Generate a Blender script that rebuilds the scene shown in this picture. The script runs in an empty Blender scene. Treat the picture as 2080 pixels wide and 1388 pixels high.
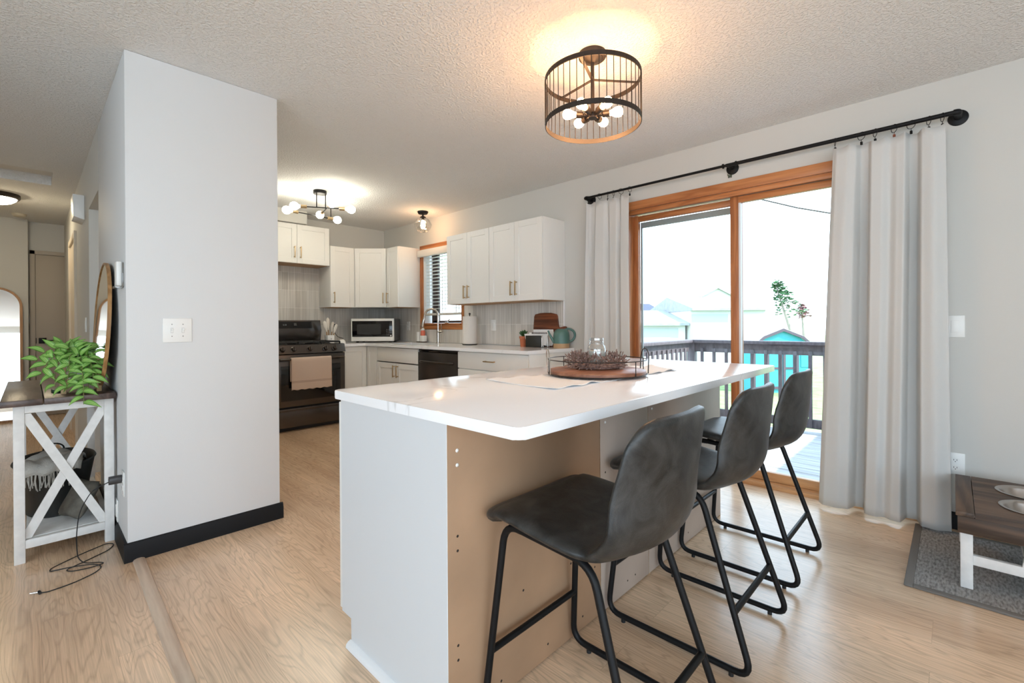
import bpy, bmesh, math, random
from mathutils import Vector, Matrix
PI = math.pi
rnd = random.Random(7)
S = bpy.context.scene
C = S.collection

# ------------------------------------------------------------------ camera, world, sun, exposure
XR, CEIL, CAMH = 3.452, 2.44, 1.12
cd = bpy.data.cameras.new('camera')
cam = bpy.data.objects.new('camera', cd); C.objects.link(cam)
yaw, pitch, roll = 0.80714, -0.0016, -0.00627
fwd = Vector((math.cos(pitch)*math.sin(yaw), math.cos(pitch)*math.cos(yaw), math.sin(pitch)))
rt = fwd.cross(Vector((0, 0, 1))).normalized(); up = rt.cross(fwd)
c_, s_ = math.cos(roll), math.sin(roll)
rt, up = c_*rt + s_*up, -s_*rt + c_*up
cam.matrix_world = Matrix(((rt.x, up.x, -fwd.x, 0), (rt.y, up.y, -fwd.y, 0), (rt.z, up.z, -fwd.z, CAMH), (0, 0, 0, 1)))
cd.sensor_width = 36; cd.lens = 36*937.6/2080; cd.shift_y = -(694-660.4)/2080
cd.clip_start = 0.05; cd.clip_end = 300
S.camera = cam

W = bpy.data.worlds.new('world'); S.world = W; W.use_nodes = True
wn = W.node_tree.nodes; wl = W.node_tree.links
bg = wn['Background']
wtc = wn.new('ShaderNodeTexCoord'); wsep = wn.new('ShaderNodeSeparateXYZ'); wr = wn.new('ShaderNodeValToRGB')
wl.new(wtc.outputs['Generated'], wsep.inputs[0]); wl.new(wsep.outputs['Z'], wr.inputs[0]); wl.new(wr.outputs[0], bg.inputs[0])
wr.color_ramp.elements[0].position = 0.0; wr.color_ramp.elements[0].color = (0.74, 0.88, 1, 1)
wr.color_ramp.elements[1].position = 0.6; wr.color_ramp.elements[1].color = (0.60, 0.79, 1, 1)
bg.inputs[1].default_value = 3.5
sd = bpy.data.lights.new('sun', 'SUN'); sd.energy = 6.5; sd.angle = 0.01; sd.color = (1, 0.96, 0.88)
sun = bpy.data.objects.new('sun', sd); C.objects.link(sun)
sun.rotation_euler = Vector((-0.05, 0.6, -0.75)).to_track_quat('-Z', 'Y').to_euler()
S.view_settings.view_transform = 'Standard'; S.view_settings.look = 'None'
S.view_settings.exposure = 0.68; S.view_settings.gamma = 1.0; S.view_settings.use_curve_mapping = False
S.cycles.max_bounces = 12; S.cycles.diffuse_bounces = 6; S.cycles.glossy_bounces = 5
S.cycles.transmission_bounces = 8; S.cycles.transparent_max_bounces = 12
S.cycles.sample_clamp_indirect = 6; S.cycles.caustics_reflective = False; S.cycles.caustics_refractive = False
S.cycles.use_denoising = True

# ------------------------------------------------------------------ helpers: meshes
ORG = {}
def org(o):
    while o is not None:
        if o.name in ORG: return ORG[o.name]
        o = o.parent
    return Vector((0, 0, 0))

class MB:
    def __init__(s, M=None):
        s.bm = bmesh.new(); s.M = M; s.uv = None
    def box(s, x0, x1, y0, y1, z0, z1, b=0.0, seg=2):
        if x0 > x1: x0, x1 = x1, x0
        if y0 > y1: y0, y1 = y1, y0
        if z0 > z1: z0, z1 = z1, z0
        v = [s.bm.verts.new(p) for p in ((x0,y0,z0),(x1,y0,z0),(x1,y1,z0),(x0,y1,z0),(x0,y0,z1),(x1,y0,z1),(x1,y1,z1),(x0,y1,z1))]
        f = [s.bm.faces.new([v[i] for i in q]) for q in ((3,2,1,0),(4,5,6,7),(0,1,5,4),(1,2,6,5),(2,3,7,6),(3,0,4,7))]
        if b > 0:
            b = min(b, 0.49*min(x1-x0, y1-y0, z1-z0))
            es = list({e for q in f for e in q.edges})
            bmesh.ops.bevel(s.bm, geom=es, offset=b, segments=seg, profile=0.5, affect='EDGES')
        return s
    def prism(s, poly, ax, a0, a1, b=0.0, seg=2):
        def P(u, v, w): return (w, u, v) if ax == 'x' else ((u, w, v) if ax == 'y' else (u, v, w))
        lo = [s.bm.verts.new(P(u, v, a0)) for u, v in poly]; hi = [s.bm.verts.new(P(u, v, a1)) for u, v in poly]
        n = len(poly); fs = [s.bm.faces.new(lo[::-1]), s.bm.faces.new(hi)]
        for i in range(n): fs.append(s.bm.faces.new((lo[i], lo[(i+1) % n], hi[(i+1) % n], hi[i])))
        if b > 0:
            es = list({e for q in fs[:2] for e in q.edges})
            bmesh.ops.bevel(s.bm, geom=es, offset=b, segments=seg, profile=0.5, affect='EDGES')
        return s
    def tube(s, pts, r, seg=8, closed=False, cap=True):
        P = [Vector(p) for p in pts]; n = len(P); R = r if isinstance(r, (list, tuple)) else [r]*n
        def tan(i):
            if closed: return (P[(i+1) % n] - P[(i-1) % n]).normalized()
            if i == 0: return (P[1]-P[0]).normalized()
            if i == n-1: return (P[-1]-P[-2]).normalized()
            return ((P[i+1]-P[i]).normalized() + (P[i]-P[i-1]).normalized()).normalized()
        t = tan(0); a = Vector((0, 0, 1)) if abs(t.z) < 0.9 else Vector((1, 0, 0))
        nrm = t.cross(a).normalized(); rings = []
        for i in range(n):
            t = tan(i); nrm = (nrm - t*nrm.dot(t)).normalized(); bn = t.cross(nrm)
            rings.append([s.bm.verts.new(P[i] + R[i]*(math.cos(2*PI*k/seg)*nrm + math.sin(2*PI*k/seg)*bn)) for k in range(seg)])
        m = n if closed else n-1
        for i in range(m):
            A, B = rings[i], rings[(i+1) % n]
            for k in range(seg): s.bm.faces.new((A[k], A[(k+1) % seg], B[(k+1) % seg], B[k]))
        if cap and not closed:
            s.bm.faces.new(rings[0][::-1]); s.bm.faces.new(rings[-1])
        return s
    def cyl(s, p0, p1, r, r2=None, seg=20):
        return s.tube([p0, p1], [r, r if r2 is None else r2], seg)
    def lathe(s, prof, c=(0, 0), seg=32, close=False):
        rings = []
        for r, z in prof:
            if r < 1e-5: rings.append([s.bm.verts.new((c[0], c[1], z))])
            else: rings.append([s.bm.verts.new((c[0]+r*math.cos(2*PI*k/seg), c[1]+r*math.sin(2*PI*k/seg), z)) for k in range(seg)])
        pr = list(zip(rings[:-1], rings[1:]))
        if close: pr.append((rings[-1], rings[0]))
        for A, B in pr:
            for k in range(seg):
                a, b = A[k % len(A)], A[(k+1) % len(A)]; d, e = B[k % len(B)], B[(k+1) % len(B)]
                if len(A) == 1 and len(B) == 1: continue
                if len(A) == 1: s.bm.faces.new((a, e, d))
                elif len(B) == 1: s.bm.faces.new((a, b, d))
                else: s.bm.faces.new((a, b, e, d))
        return s
    def ball(s, c, r, sc=(1, 1, 1), seg=14, rot=None):
        M_ = Matrix.Translation(c) @ (rot if rot else Matrix.Identity(4)) @ Matrix.Diagonal((r*sc[0], r*sc[1], r*sc[2], 1))
        nv = max(4, seg*2//3); rings = []; nw = s.bm.verts.new; nf = s.bm.faces.new
        for i in range(nv+1):
            a = PI*i/nv; z, q = math.cos(a), math.sin(a)
            rings.append([nw(M_ @ Vector((0, 0, z)))] if i in (0, nv) else [nw(M_ @ Vector((q*math.cos(2*PI*k/seg), q*math.sin(2*PI*k/seg), z))) for k in range(seg)])
        for A, B in zip(rings[:-1], rings[1:]):
            for k in range(seg):
                l_ = (k+1) % seg
                if len(A) == 1: nf((A[0], B[k], B[l_]))
                elif len(B) == 1: nf((A[k], B[0], A[l_]))
                else: nf((A[k], B[k], B[l_], A[l_]))
        return s
    def grid(s, rows, closeu=False):
        V = [[s.bm.verts.new(p) for p in r] for r in rows]
        n = len(V[0])
        for i in range(len(V)-1):
            for j in range(n if closeu else n-1):
                s.bm.faces.new((V[i][j], V[i][(j+1) % n], V[i+1][(j+1) % n], V[i+1][j]))
        return s
    def build(s, name, m, parent=None, smooth=True, ang=35, recalc=True):
        bm = s.bm
        if s.M is not None: bmesh.ops.transform(bm, matrix=s.M, verts=bm.verts)
        o_ = org(parent) if parent is not None else Vector((0, 0, 0))
        if parent is None:
            lo = Vector([min(v.co[i] for v in bm.verts) for i in range(3)]); hi = Vector([max(v.co[i] for v in bm.verts) for i in range(3)])
            o_ = Vector(((lo.x+hi.x)/2, (lo.y+hi.y)/2, lo.z))
        bmesh.ops.translate(bm, vec=-o_, verts=bm.verts)
        if recalc: bmesh.ops.recalc_face_normals(bm, faces=bm.faces)
        me = bpy.data.meshes.new(name); bm.to_mesh(me); bm.free()
        if smooth:
            me.shade_smooth(); me.set_sharp_from_angle(angle=math.radians(ang))
        o = bpy.data.objects.new(name, me); C.objects.link(o)
        if m is not None: me.materials.append(m)
        if parent is not None: o.parent = parent
        else: o.location = o_; ORG[o.name] = o_
        return o

def tag(o, label, cat, group=None, kind=None):
    o['label'] = label; o['category'] = cat
    if group: o['group'] = group
    if kind: o['kind'] = kind
    return o
def struct(o):
    o['kind'] = 'structure'; return o
def thing(name, label, cat, loc=(0, 0, 0), group=None):
    o = bpy.data.objects.new(name, None); C.objects.link(o); o.location = loc; o.empty_display_size = 0.05
    ORG[o.name] = Vector(loc)
    return tag(o, label, cat, group)
def sthing(name, loc):
    o = bpy.data.objects.new(name, None); C.objects.link(o); o.location = loc; o.empty_display_size = 0.05
    ORG[o.name] = Vector(loc); o['kind'] = 'structure'; return o
def copy_tree(o, parent=None):
    c = o.copy(); C.objects.link(c)
    if parent is not None: c.parent = parent
    for ch in list(o.children): copy_tree(ch, c)
    return c
def frame(origin, normal):
    y = Vector(normal).normalized(); z = Vector((0, 0, 1)); x = y.cross(z)
    return Matrix(((x.x, y.x, 0, origin[0]), (x.y, y.y, 0, origin[1]), (x.z, y.z, 1, origin[2]), (0, 0, 0, 1)))
def fillet(pts, r, n=6, closed=False):
    P = [Vector(p) for p in pts]; out = []; N = len(P)
    for i in range(N):
        if not closed and i in (0, N-1): out.append(P[i]); continue
        a, b, c = P[i-1], P[i], P[(i+1) % N]
        d1, d2 = (a-b), (c-b); t = min(r, d1.length*0.48, d2.length*0.48)
        p0, p1 = b+d1.normalized()*t, b+d2.normalized()*t
        for k in range(n+1):
            u = k/n; out.append((1-u)**2*p0 + 2*u*(1-u)*b + u*u*p1)
    return out
def solid(o, t, off=-1.0, sub=0):
    m = o.modifiers.new('solid', 'SOLIDIFY'); m.thickness = t; m.offset = off
    if sub:
        q = o.modifiers.new('sub', 'SUBSURF'); q.levels = sub; q.render_levels = sub
    return o

# ------------------------------------------------------------------ materials
def nmat(name):
    m = bpy.data.materials.new(name); m.use_nodes = True
    return m, m.node_tree.nodes, m.node_tree.links, m.node_tree.nodes['Principled BSDF']
def mat(name, col, rough=0.5, metal=0.0, var=0.0, vscale=8.0, bump=0.0, bscale=60.0, stretch=(1, 1, 1), spec=0.5, coat=0.0):
    m, n, l, p = nmat(name)
    p.inputs['Base Color'].default_value = (*col, 1); p.inputs['Roughness'].default_value = rough
    p.inputs['Metallic'].default_value = metal; p.inputs['Specular IOR Level'].default_value = spec
    p.inputs['Coat Weight'].default_value = coat; p.inputs['Coat Roughness'].default_value = 0.1
    tc = n.new('ShaderNodeTexCoord'); mp = n.new('ShaderNodeMapping'); mp.inputs['Scale'].default_value = stretch
    l.new(tc.outputs['Object'], mp.inputs[0])
    if var > 0:
        t = n.new('ShaderNodeTexNoise'); t.inputs['Scale'].default_value = vscale; t.inputs['Detail'].default_value = 5
        l.new(mp.outputs[0], t.inputs['Vector'])
        r = n.new('ShaderNodeValToRGB'); r.color_ramp.elements[0].position = 0.3; r.color_ramp.elements[1].position = 0.7
        r.color_ramp.elements[0].color = (*[max(0, c*(1-var)) for c in col], 1); r.color_ramp.elements[1].color = (*[min(1, c*(1+var)) for c in col], 1)
        l.new(t.outputs[0], r.inputs[0]); l.new(r.outputs[0], p.inputs['Base Color'])
    if bump > 0:
        t = n.new('ShaderNodeTexNoise'); t.inputs['Scale'].default_value = bscale; t.inputs['Detail'].default_value = 4
        l.new(mp.outputs[0], t.inputs['Vector'])
        b = n.new('ShaderNodeBump'); b.inputs['Strength'].default_value = bump; b.inputs['Distance'].default_value = 0.01
        l.new(t.outputs[0], b.inputs['Height']); l.new(b.outputs[0], p.inputs['Normal'])
    return m
def emis(name, col, st):
    m, n, l, p = nmat(name)
    p.inputs['Base Color'].default_value = (*col, 1)
    p.inputs['Emission Color'].default_value = (*col, 1); p.inputs['Emission Strength'].default_value = st
    return m
def thin_glass(name, tint=(1, 1, 1), fac=0.06, rough=0.0):
    m, n, l, p = nmat(name); out = n['Material Output']; n.remove(p)
    t = n.new('ShaderNodeBsdfTransparent'); t.inputs[0].default_value = (*tint, 1)
    g = n.new('ShaderNodeBsdfGlossy'); g.inputs['Roughness'].default_value = rough
    lw = n.new('ShaderNodeLayerWeight'); lw.inputs[0].default_value = 0.25
    mx = n.new('ShaderNodeMixShader'); mu = n.new('ShaderNodeMath'); mu.operation = 'MULTIPLY_ADD'
    mu.inputs[1].default_value = 0.35; mu.inputs[2].default_value = fac
    l.new(lw.outputs['Fresnel'], mu.inputs[0]); l.new(mu.outputs[0], mx.inputs[0])
    l.new(t.outputs[0], mx.inputs[1]); l.new(g.outputs[0], mx.inputs[2]); l.new(mx.outputs[0], out.inputs[0])
    return m
def wood(name, c1, c2, axis='Y', rough=0.45, scale=1.0, ring=14.0, coat=0.0, lo=0.25, hi=0.75):
    m, n, l, p = nmat(name); p.inputs['Roughness'].default_value = rough; p.inputs['Coat Weight'].default_value = coat
    tc = n.new('ShaderNodeTexCoord'); mp = n.new('ShaderNodeMapping')
    st = {'X': (0.8, 9, 9), 'Y': (9, 0.8, 9), 'Z': (9, 9, 0.8)}[axis]
    mp.inputs['Scale'].default_value = [a*scale for a in st]
    l.new(tc.outputs['Object'], mp.inputs[0])
    t = n.new('ShaderNodeTexNoise'); t.inputs['Scale'].default_value = 1.0; t.inputs['Detail'].default_value = 3; t.inputs['Distortion'].default_value = 0.6
    l.new(mp.outputs[0], t.inputs['Vector'])
    mu = n.new('ShaderNodeMath'); mu.operation = 'MULTIPLY'; mu.inputs[1].default_value = ring
    fr = n.new('ShaderNodeMath'); fr.operation = 'PINGPONG'; fr.inputs[1].default_value = 1.0
    l.new(t.outputs[0], mu.inputs[0]); l.new(mu.outputs[0], fr.inputs[0])
    f = n.new('ShaderNodeTexNoise'); f.inputs['Scale'].default_value = 9.0; f.inputs['Detail'].default_value = 5
    l.new(mp.outputs[0], f.inputs['Vector'])
    mx = n.new('ShaderNodeMix'); mx.inputs[0].default_value = 0.5
    l.new(fr.outputs[0], mx.inputs[2]); l.new(f.outputs[0], mx.inputs[3])
    r = n.new('ShaderNodeValToRGB'); r.color_ramp.elements[0].position = lo; r.color_ramp.elements[1].position = hi
    r.color_ramp.elements[0].color = (*c1, 1); r.color_ramp.elements[1].color = (*c2, 1)
    l.new(mx.outputs[0], r.inputs[0]); l.new(r.outputs[0], p.inputs['Base Color'])
    b = n.new('ShaderNodeBump'); b.inputs['Strength'].default_value = 0.08; b.inputs['Distance'].default_value = 0.01
    l.new(f.outputs[0], b.inputs['Height']); l.new(b.outputs[0], p.inputs['Normal'])
    return m

def floor_mat():
    m, n, l, p = nmat('plank_floor'); p.inputs['Roughness'].default_value = 0.24; p.inputs['Specular IOR Level'].default_value = 0.7
    tc = n.new('ShaderNodeTexCoord'); sp = n.new('ShaderNodeSeparateXYZ'); l.new(tc.outputs['Object'], sp.inputs[0])
    cb = n.new('ShaderNodeCombineXYZ'); l.new(sp.outputs[1], cb.inputs[0]); l.new(sp.outputs[0], cb.inputs[1])
    br = n.new('ShaderNodeTexBrick'); br.inputs['Scale'].default_value = 1.0
    br.inputs['Brick Width'].default_value = 1.22; br.inputs['Row Height'].default_value = 0.178
    br.inputs['Mortar Size'].default_value = 0.0012; br.inputs['Mortar Smooth'].default_value = 0.3
    br.inputs['Color1'].default_value = (0, 0, 0, 1); br.inputs['Color2'].default_value = (1, 1, 1, 1); br.inputs['Mortar'].default_value = (0.5, 0.5, 0.5, 1)
    br.offset = 0.37; br.offset_frequency = 2; br.inputs['Bias'].default_value = 0
    l.new(cb.outputs[0], br.inputs['Vector'])
    sc = n.new('ShaderNodeMath'); sc.operation = 'MULTIPLY'; sc.inputs[1].default_value = 37.0; l.new(br.outputs['Color'], sc.inputs[0])
    mx_ = n.new('ShaderNodeMath'); mx_.operation = 'MULTIPLY'; mx_.inputs[1].default_value = 9.5; l.new(sp.outputs[0], mx_.inputs[0])
    my_ = n.new('ShaderNodeMath'); my_.operation = 'MULTIPLY'; my_.inputs[1].default_value = 1.15; l.new(sp.outputs[1], my_.inputs[0])
    v = n.new('ShaderNodeCombineXYZ'); l.new(mx_.outputs[0], v.inputs[0]); l.new(my_.outputs[0], v.inputs[1]); l.new(sc.outputs[0], v.inputs[2])
    t = n.new('ShaderNodeTexNoise'); t.inputs['Scale'].default_value = 0.8; t.inputs['Detail'].default_value = 3.0; t.inputs['Roughness'].default_value = 0.42; t.inputs['Distortion'].default_value = 0.3
    l.new(v.outputs[0], t.inputs['Vector'])
    mu = n.new('ShaderNodeMath'); mu.operation = 'MULTIPLY'; mu.inputs[1].default_value = 52.0; l.new(t.outputs[0], mu.inputs[0])
    fr = n.new('ShaderNodeMath'); fr.operation = 'PINGPONG'; fr.inputs[1].default_value = 1.0; l.new(mu.outputs[0], fr.inputs[0])
    v2 = n.new('ShaderNodeMapping'); v2.inputs['Scale'].default_value = (16, 2.2, 1); l.new(v.outputs[0], v2.inputs[0])
    f = n.new('ShaderNodeTexNoise'); f.inputs['Scale'].default_value = 1.2; f.inputs['Detail'].default_value = 6; f.inputs['Roughness'].default_value = 0.7
    l.new(v2.outputs[0], f.inputs['Vector'])
    lowm = n.new('ShaderNodeMapping'); lowm.inputs['Scale'].default_value = (0.30, 0.45, 0.006); l.new(v.outputs[0], lowm.inputs[0])
    low = n.new('ShaderNodeTexNoise'); low.inputs['Scale'].default_value = 1.0; low.inputs['Detail'].default_value = 2; l.new(lowm.outputs[0], low.inputs['Vector'])
    r = n.new('ShaderNodeValToRGB'); e = r.color_ramp.elements
    e[0].position = 0.32; e[0].color = (0.57, 0.388, 0.25, 1); e[1].position = 0.68; e[1].color = (0.79, 0.58, 0.395, 1)
    l.new(low.outputs[0], r.inputs[0])
    # grain lines darken a little, fine fibres streak
    gl = n.new('ShaderNodeMapRange'); gl.inputs[1].default_value = 0.0; gl.inputs[2].default_value = 0.45; gl.inputs[3].default_value = 0.84; gl.inputs[4].default_value = 1.05
    l.new(fr.outputs[0], gl.inputs[0])
    fl = n.new('ShaderNodeMapRange'); fl.inputs[1].default_value = 0.3; fl.inputs[2].default_value = 0.7; fl.inputs[3].default_value = 0.78; fl.inputs[4].default_value = 1.16
    l.new(f.outputs[0], fl.inputs[0])
    mm = n.new('ShaderNodeMath'); mm.operation = 'MULTIPLY'; l.new(gl.outputs[0], mm.inputs[0]); l.new(fl.outputs[0], mm.inputs[1])
    pv = n.new('ShaderNodeMapRange'); pv.inputs[3].default_value = 0.95; pv.inputs[4].default_value = 1.05; l.new(br.outputs['Color'], pv.inputs[0])
    m3 = n.new('ShaderNodeMath'); m3.operation = 'MULTIPLY'; l.new(mm.outputs[0], m3.inputs[0]); l.new(pv.outputs[0], m3.inputs[1])
    seam = n.new('ShaderNodeMapRange'); seam.inputs[3].default_value = 1.0; seam.inputs[4].default_value = 0.82; l.new(br.outputs['Fac'], seam.inputs[0])
    m4 = n.new('ShaderNodeMath'); m4.operation = 'MULTIPLY'; l.new(m3.outputs[0], m4.inputs[0]); l.new(seam.outputs[0], m4.inputs[1])
    vm = n.new('ShaderNodeVectorMath'); vm.operation = 'SCALE'; l.new(r.outputs[0], vm.inputs[0]); l.new(m4.outputs[0], vm.inputs['Scale'])
    l.new(vm.outputs[0], p.inputs['Base Color'])
    b = n.new('ShaderNodeBump'); b.inputs['Strength'].default_value = 0.07; b.inputs['Distance'].default_value = 0.004
    l.new(m4.outputs[0], b.inputs['Height']); l.new(b.outputs[0], p.inputs['Normal'])
    return m
def tile_mat(axis):
    m, n, l, p = nmat('backsplash_tile_'+axis); p.inputs['Roughness'].default_value = 0.3
    tc = n.new('ShaderNodeTexCoord'); sp = n.new('ShaderNodeSeparateXYZ'); l.new(tc.outputs['Object'], sp.inputs[0])
    cb = n.new('ShaderNodeCombineXYZ'); l.new(sp.outputs[2], cb.inputs[0]); l.new(sp.outputs[0 if axis == 'x' else 1], cb.inputs[1])
    br = n.new('ShaderNodeTexBrick'); br.inputs['Scale'].default_value = 1.0; br.offset = 0.0
    br.inputs['Brick Width'].default_value = 0.215; br.inputs['Row Height'].default_value = 0.074
    br.inputs['Mortar Size'].default_value = 0.0022; br.inputs['Mortar Smooth'].default_value = 0.1
    br.inputs['Color1'].default_value = (0.56, 0.53, 0.485, 1); br.inputs['Color2'].default_value = (0.70, 0.67, 0.625, 1); br.inputs['Mortar'].default_value = (0.80, 0.78, 0.74, 1)
    l.new(cb.outputs[0], br.inputs['Vector'])
    mp = n.new('ShaderNodeMapping'); mp.inputs['Scale'].default_value = (2, 70, 1); l.new(cb.outputs[0], mp.inputs[0])
    t = n.new('ShaderNodeTexNoise'); t.inputs['Scale'].default_value = 1.0; t.inputs['Detail'].default_value = 4; l.new(mp.outputs[0], t.inputs['Vector'])
    r = n.new('ShaderNodeMapRange'); r.inputs[1].default_value = 0.3; r.inputs[2].default_value = 0.7; r.inputs[3].default_value = 0.82; r.inputs[4].default_value = 1.12
    l.new(t.outputs[0], r.inputs[0])
    vm = n.new('ShaderNodeVectorMath'); vm.operation = 'SCALE'; l.new(br.outputs['Color'], vm.inputs[0]); l.new(r.outputs[0], vm.inputs['Scale'])
    l.new(vm.outputs[0], p.inputs['Base Color'])
    b = n.new('ShaderNodeBump'); b.inputs['Strength'].default_value = 0.3; b.inputs['Distance'].default_value = 0.003; b.invert = True
    l.new(br.outputs['Fac'], b.inputs['Height']); l.new(b.outputs[0], p.inputs['Normal'])
    return m
def quartz_mat():
    m, n, l, p = nmat('quartz'); p.inputs['Roughness'].default_value = 0.13
    tc = n.new('ShaderNodeTexCoord')
    t = n.new('ShaderNodeTexNoise'); t.inputs['Scale'].default_value = 1.6; t.inputs['Detail'].default_value = 6; t.inputs['Distortion'].default_value = 1.2
    l.new(tc.outputs['Object'], t.inputs['Vector'])
    d = n.new('ShaderNodeMath'); d.operation = 'SUBTRACT'; d.inputs[1].default_value = 0.5; l.new(t.outputs[0], d.inputs[0])
    a = n.new('ShaderNodeMath'); a.operation = 'ABSOLUTE'; l.new(d.outputs[0], a.inputs[0])
    r = n.new('ShaderNodeValToRGB'); e = r.color_ramp.elements
    e[0].position = 0.0; e[0].color = (0.73, 0.73, 0.735, 1); e[1].position = 0.014; e[1].color = (0.92, 0.93, 0.95, 1)
    l.new(a.outputs[0], r.inputs[0])
    k = n.new('ShaderNodeTexNoise'); k.inputs['Scale'].default_value = 2.5; l.new(tc.outputs['Object'], k.inputs['Vector'])
    kr = n.new('ShaderNodeValToRGB'); kr.color_ramp.elements[0].position = 0.5; kr.color_ramp.elements[1].position = 0.62; l.new(k.outputs[0], kr.inputs[0])
    mx = n.new('ShaderNodeMix'); mx.data_type = 'RGBA'; mx.inputs[6].default_value = (0.92, 0.93, 0.95, 1)
    l.new(kr.outputs[0], mx.inputs[0]); l.new(r.outputs[0], mx.inputs[7]); l.new(mx.outputs[2], p.inputs['Base Color'])
    return m
def leather_mat():
    m, n, l, p = nmat('charcoal_leather'); p.inputs['Roughness'].default_value = 0.38
    tc = n.new('ShaderNodeTexCoord')
    t = n.new('ShaderNodeTexNoise'); t.inputs['Scale'].default_value = 13; t.inputs['Detail'].default_value = 7; t.inputs['Roughness'].default_value = 0.65; t.inputs['Distortion'].default_value = 0.8
    l.new(tc.outputs['Object'], t.inputs['Vector'])
    r = n.new('ShaderNodeValToRGB'); e = r.color_ramp.elements
    e[0].position = 0.35; e[0].color = (0.008, 0.0085, 0.0085, 1); e[1].position = 0.72; e[1].color = (0.055, 0.055, 0.053, 1)
    l.new(t.outputs[0], r.inputs[0]); l.new(r.outputs[0], p.inputs['Base Color'])
    f = n.new('ShaderNodeTexVoronoi'); f.inputs['Scale'].default_value = 350; l.new(tc.outputs['Object'], f.inputs['Vector'])
    b = n.new('ShaderNodeBump'); b.inputs['Strength'].default_value = 0.12; b.inputs['Distance'].default_value = 0.002
    l.new(f.outputs['Distance'], b.inputs['Height']); l.new(b.outputs[0], p.inputs['Normal'])
    return m
def ceiling_mat():
    m, n, l, p = nmat('popcorn_ceiling'); p.inputs['Roughness'].default_value = 0.9
    p.inputs['Base Color'].default_value = (0.79, 0.795, 0.79, 1)
    tc = n.new('ShaderNodeTexCoord')
    t = n.new('ShaderNodeTexNoise'); t.inputs['Scale'].default_value = 75; t.inputs['Detail'].default_value = 3; l.new(tc.outputs['Object'], t.inputs['Vector'])
    r = n.new('ShaderNodeValToRGB'); r.color_ramp.elements[0].position = 0.45; r.color_ramp.elements[1].position = 0.68; l.new(t.outputs[0], r.inputs[0])
    b = n.new('ShaderNodeBump'); b.inputs['Strength'].default_value = 0.75; b.inputs['Distance'].default_value = 0.006
    l.new(r.outputs[0], b.inputs['Height']); l.new(b.outputs[0], p.inputs['Normal'])
    return m
def leaf_mat():
    m, n, l, p = nmat('striped_leaf'); p.inputs['Roughness'].default_value = 0.4
    uv = n.new('ShaderNodeUVMap'); sp = n.new('ShaderNodeSeparateXYZ'); l.new(uv.outputs[0], sp.inputs[0])
    r = n.new('ShaderNodeValToRGB'); r.color_ramp.interpolation = 'EASE'; e = r.color_ramp.elements
    e[0].position = 0.0; e[0].color = (0.09, 0.25, 0.03, 1); e[1].position = 1.0; e[1].color = (0.09, 0.25, 0.03, 1)
    for pos, col in ((0.22, (0.13, 0.34, 0.04)), (0.30, (0.45, 0.62, 0.22)), (0.38, (0.15, 0.37, 0.05)), (0.47, (0.17, 0.42, 0.05)), (0.5, (0.66, 0.76, 0.42)), (0.53, (0.17, 0.42, 0.05)), (0.62, (0.15, 0.37, 0.05)), (0.70, (0.45, 0.62, 0.22)), (0.78, (0.13, 0.34, 0.04))):
        q = e.new(pos); q.color = (*col, 1)
    l.new(sp.outputs[0], r.inputs[0]); l.new(r.outputs[0], p.inputs['Base Color'])
    return m
def stripe_mat(name, ca, cb_, scale, axis=0, rough=0.8):
    m, n, l, p = nmat(name); p.inputs['Roughness'].default_value = rough
    tc = n.new('ShaderNodeTexCoord'); wv = n.new('ShaderNodeTexWave'); wv.inputs['Scale'].default_value = scale
    wv.bands_direction = 'XYZ'[axis]; l.new(tc.outputs['Object'], wv.inputs['Vector'])
    mx = n.new('ShaderNodeMix'); mx.data_type = 'RGBA'; mx.inputs[6].default_value = (*ca, 1); mx.inputs[7].default_value = (*cb_, 1)
    l.new(wv.outputs['Fac'], mx.inputs[0]); l.new(mx.outputs[2], p.inputs['Base Color'])
    b = n.new('ShaderNodeBump'); b.inputs['Strength'].default_value = 0.4; b.inputs['Distance'].default_value = 0.004
    l.new(wv.outputs['Fac'], b.inputs['Height']); l.new(b.outputs[0], p.inputs['Normal'])
    return m

M = {}
M['wall'] = mat('wall_paint', (0.585, 0.58, 0.55), 0.75, bump=0.05, bscale=220)
M['wall_white'] = mat('partition_paint', (0.66, 0.67, 0.675), 0.6, bump=0.04, bscale=200)
M['ceil'] = ceiling_mat()
M['floor'] = floor_mat()
M['black_trim'] = mat('black_trim', (0.007, 0.007, 0.008), 0.55, spec=0.25)
M['strip'] = wood('reducer_strip', (0.46, 0.34, 0.25), (0.64, 0.51, 0.39), 'Y', 0.45, 1.2, 10)
M['cab'] = mat('cabinet_paint', (0.82, 0.815, 0.785), 0.42)
M['white'] = mat('white_satin', (0.80, 0.80, 0.80), 0.4)
M['plastic'] = mat('white_plastic', (0.82, 0.82, 0.80), 0.35)
M['mdf'] = mat('raw_mdf', (0.40, 0.25, 0.15), 0.65, var=0.14, vscale=3.0, bump=0.03, bscale=40)
M['mdf_grey'] = mat('raw_mdf_greyish', (0.46, 0.38, 0.32), 0.65, var=0.10, vscale=3.0)
M['mdf_edge'] = mat('particle_edge', (0.42, 0.27, 0.15), 0.8, var=0.3, vscale=60)
M['hole'] = mat('drill_hole', (0.03, 0.02, 0.015), 0.9)
M['quartz'] = quartz_mat()
M['leather'] = leather_mat()
M['stitch'] = mat('stitch_thread', (0.15, 0.15, 0.15), 0.8)
M['black_metal'] = mat('black_metal', (0.006, 0.006, 0.0065), 0.45, 0.0, spec=0.22)
M['black_rubber'] = mat('black_rubber', (0.01, 0.01, 0.01), 0.7)
M['bronze'] = mat('dark_bronze', (0.03, 0.022, 0.018), 0.45, 0.3)
M['brass'] = mat('satin_brass', (0.52, 0.38, 0.22), 0.34, 0.9)
M['nickel'] = mat('brushed_nickel', (0.60, 0.55, 0.50), 0.22, 1.0)
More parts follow.
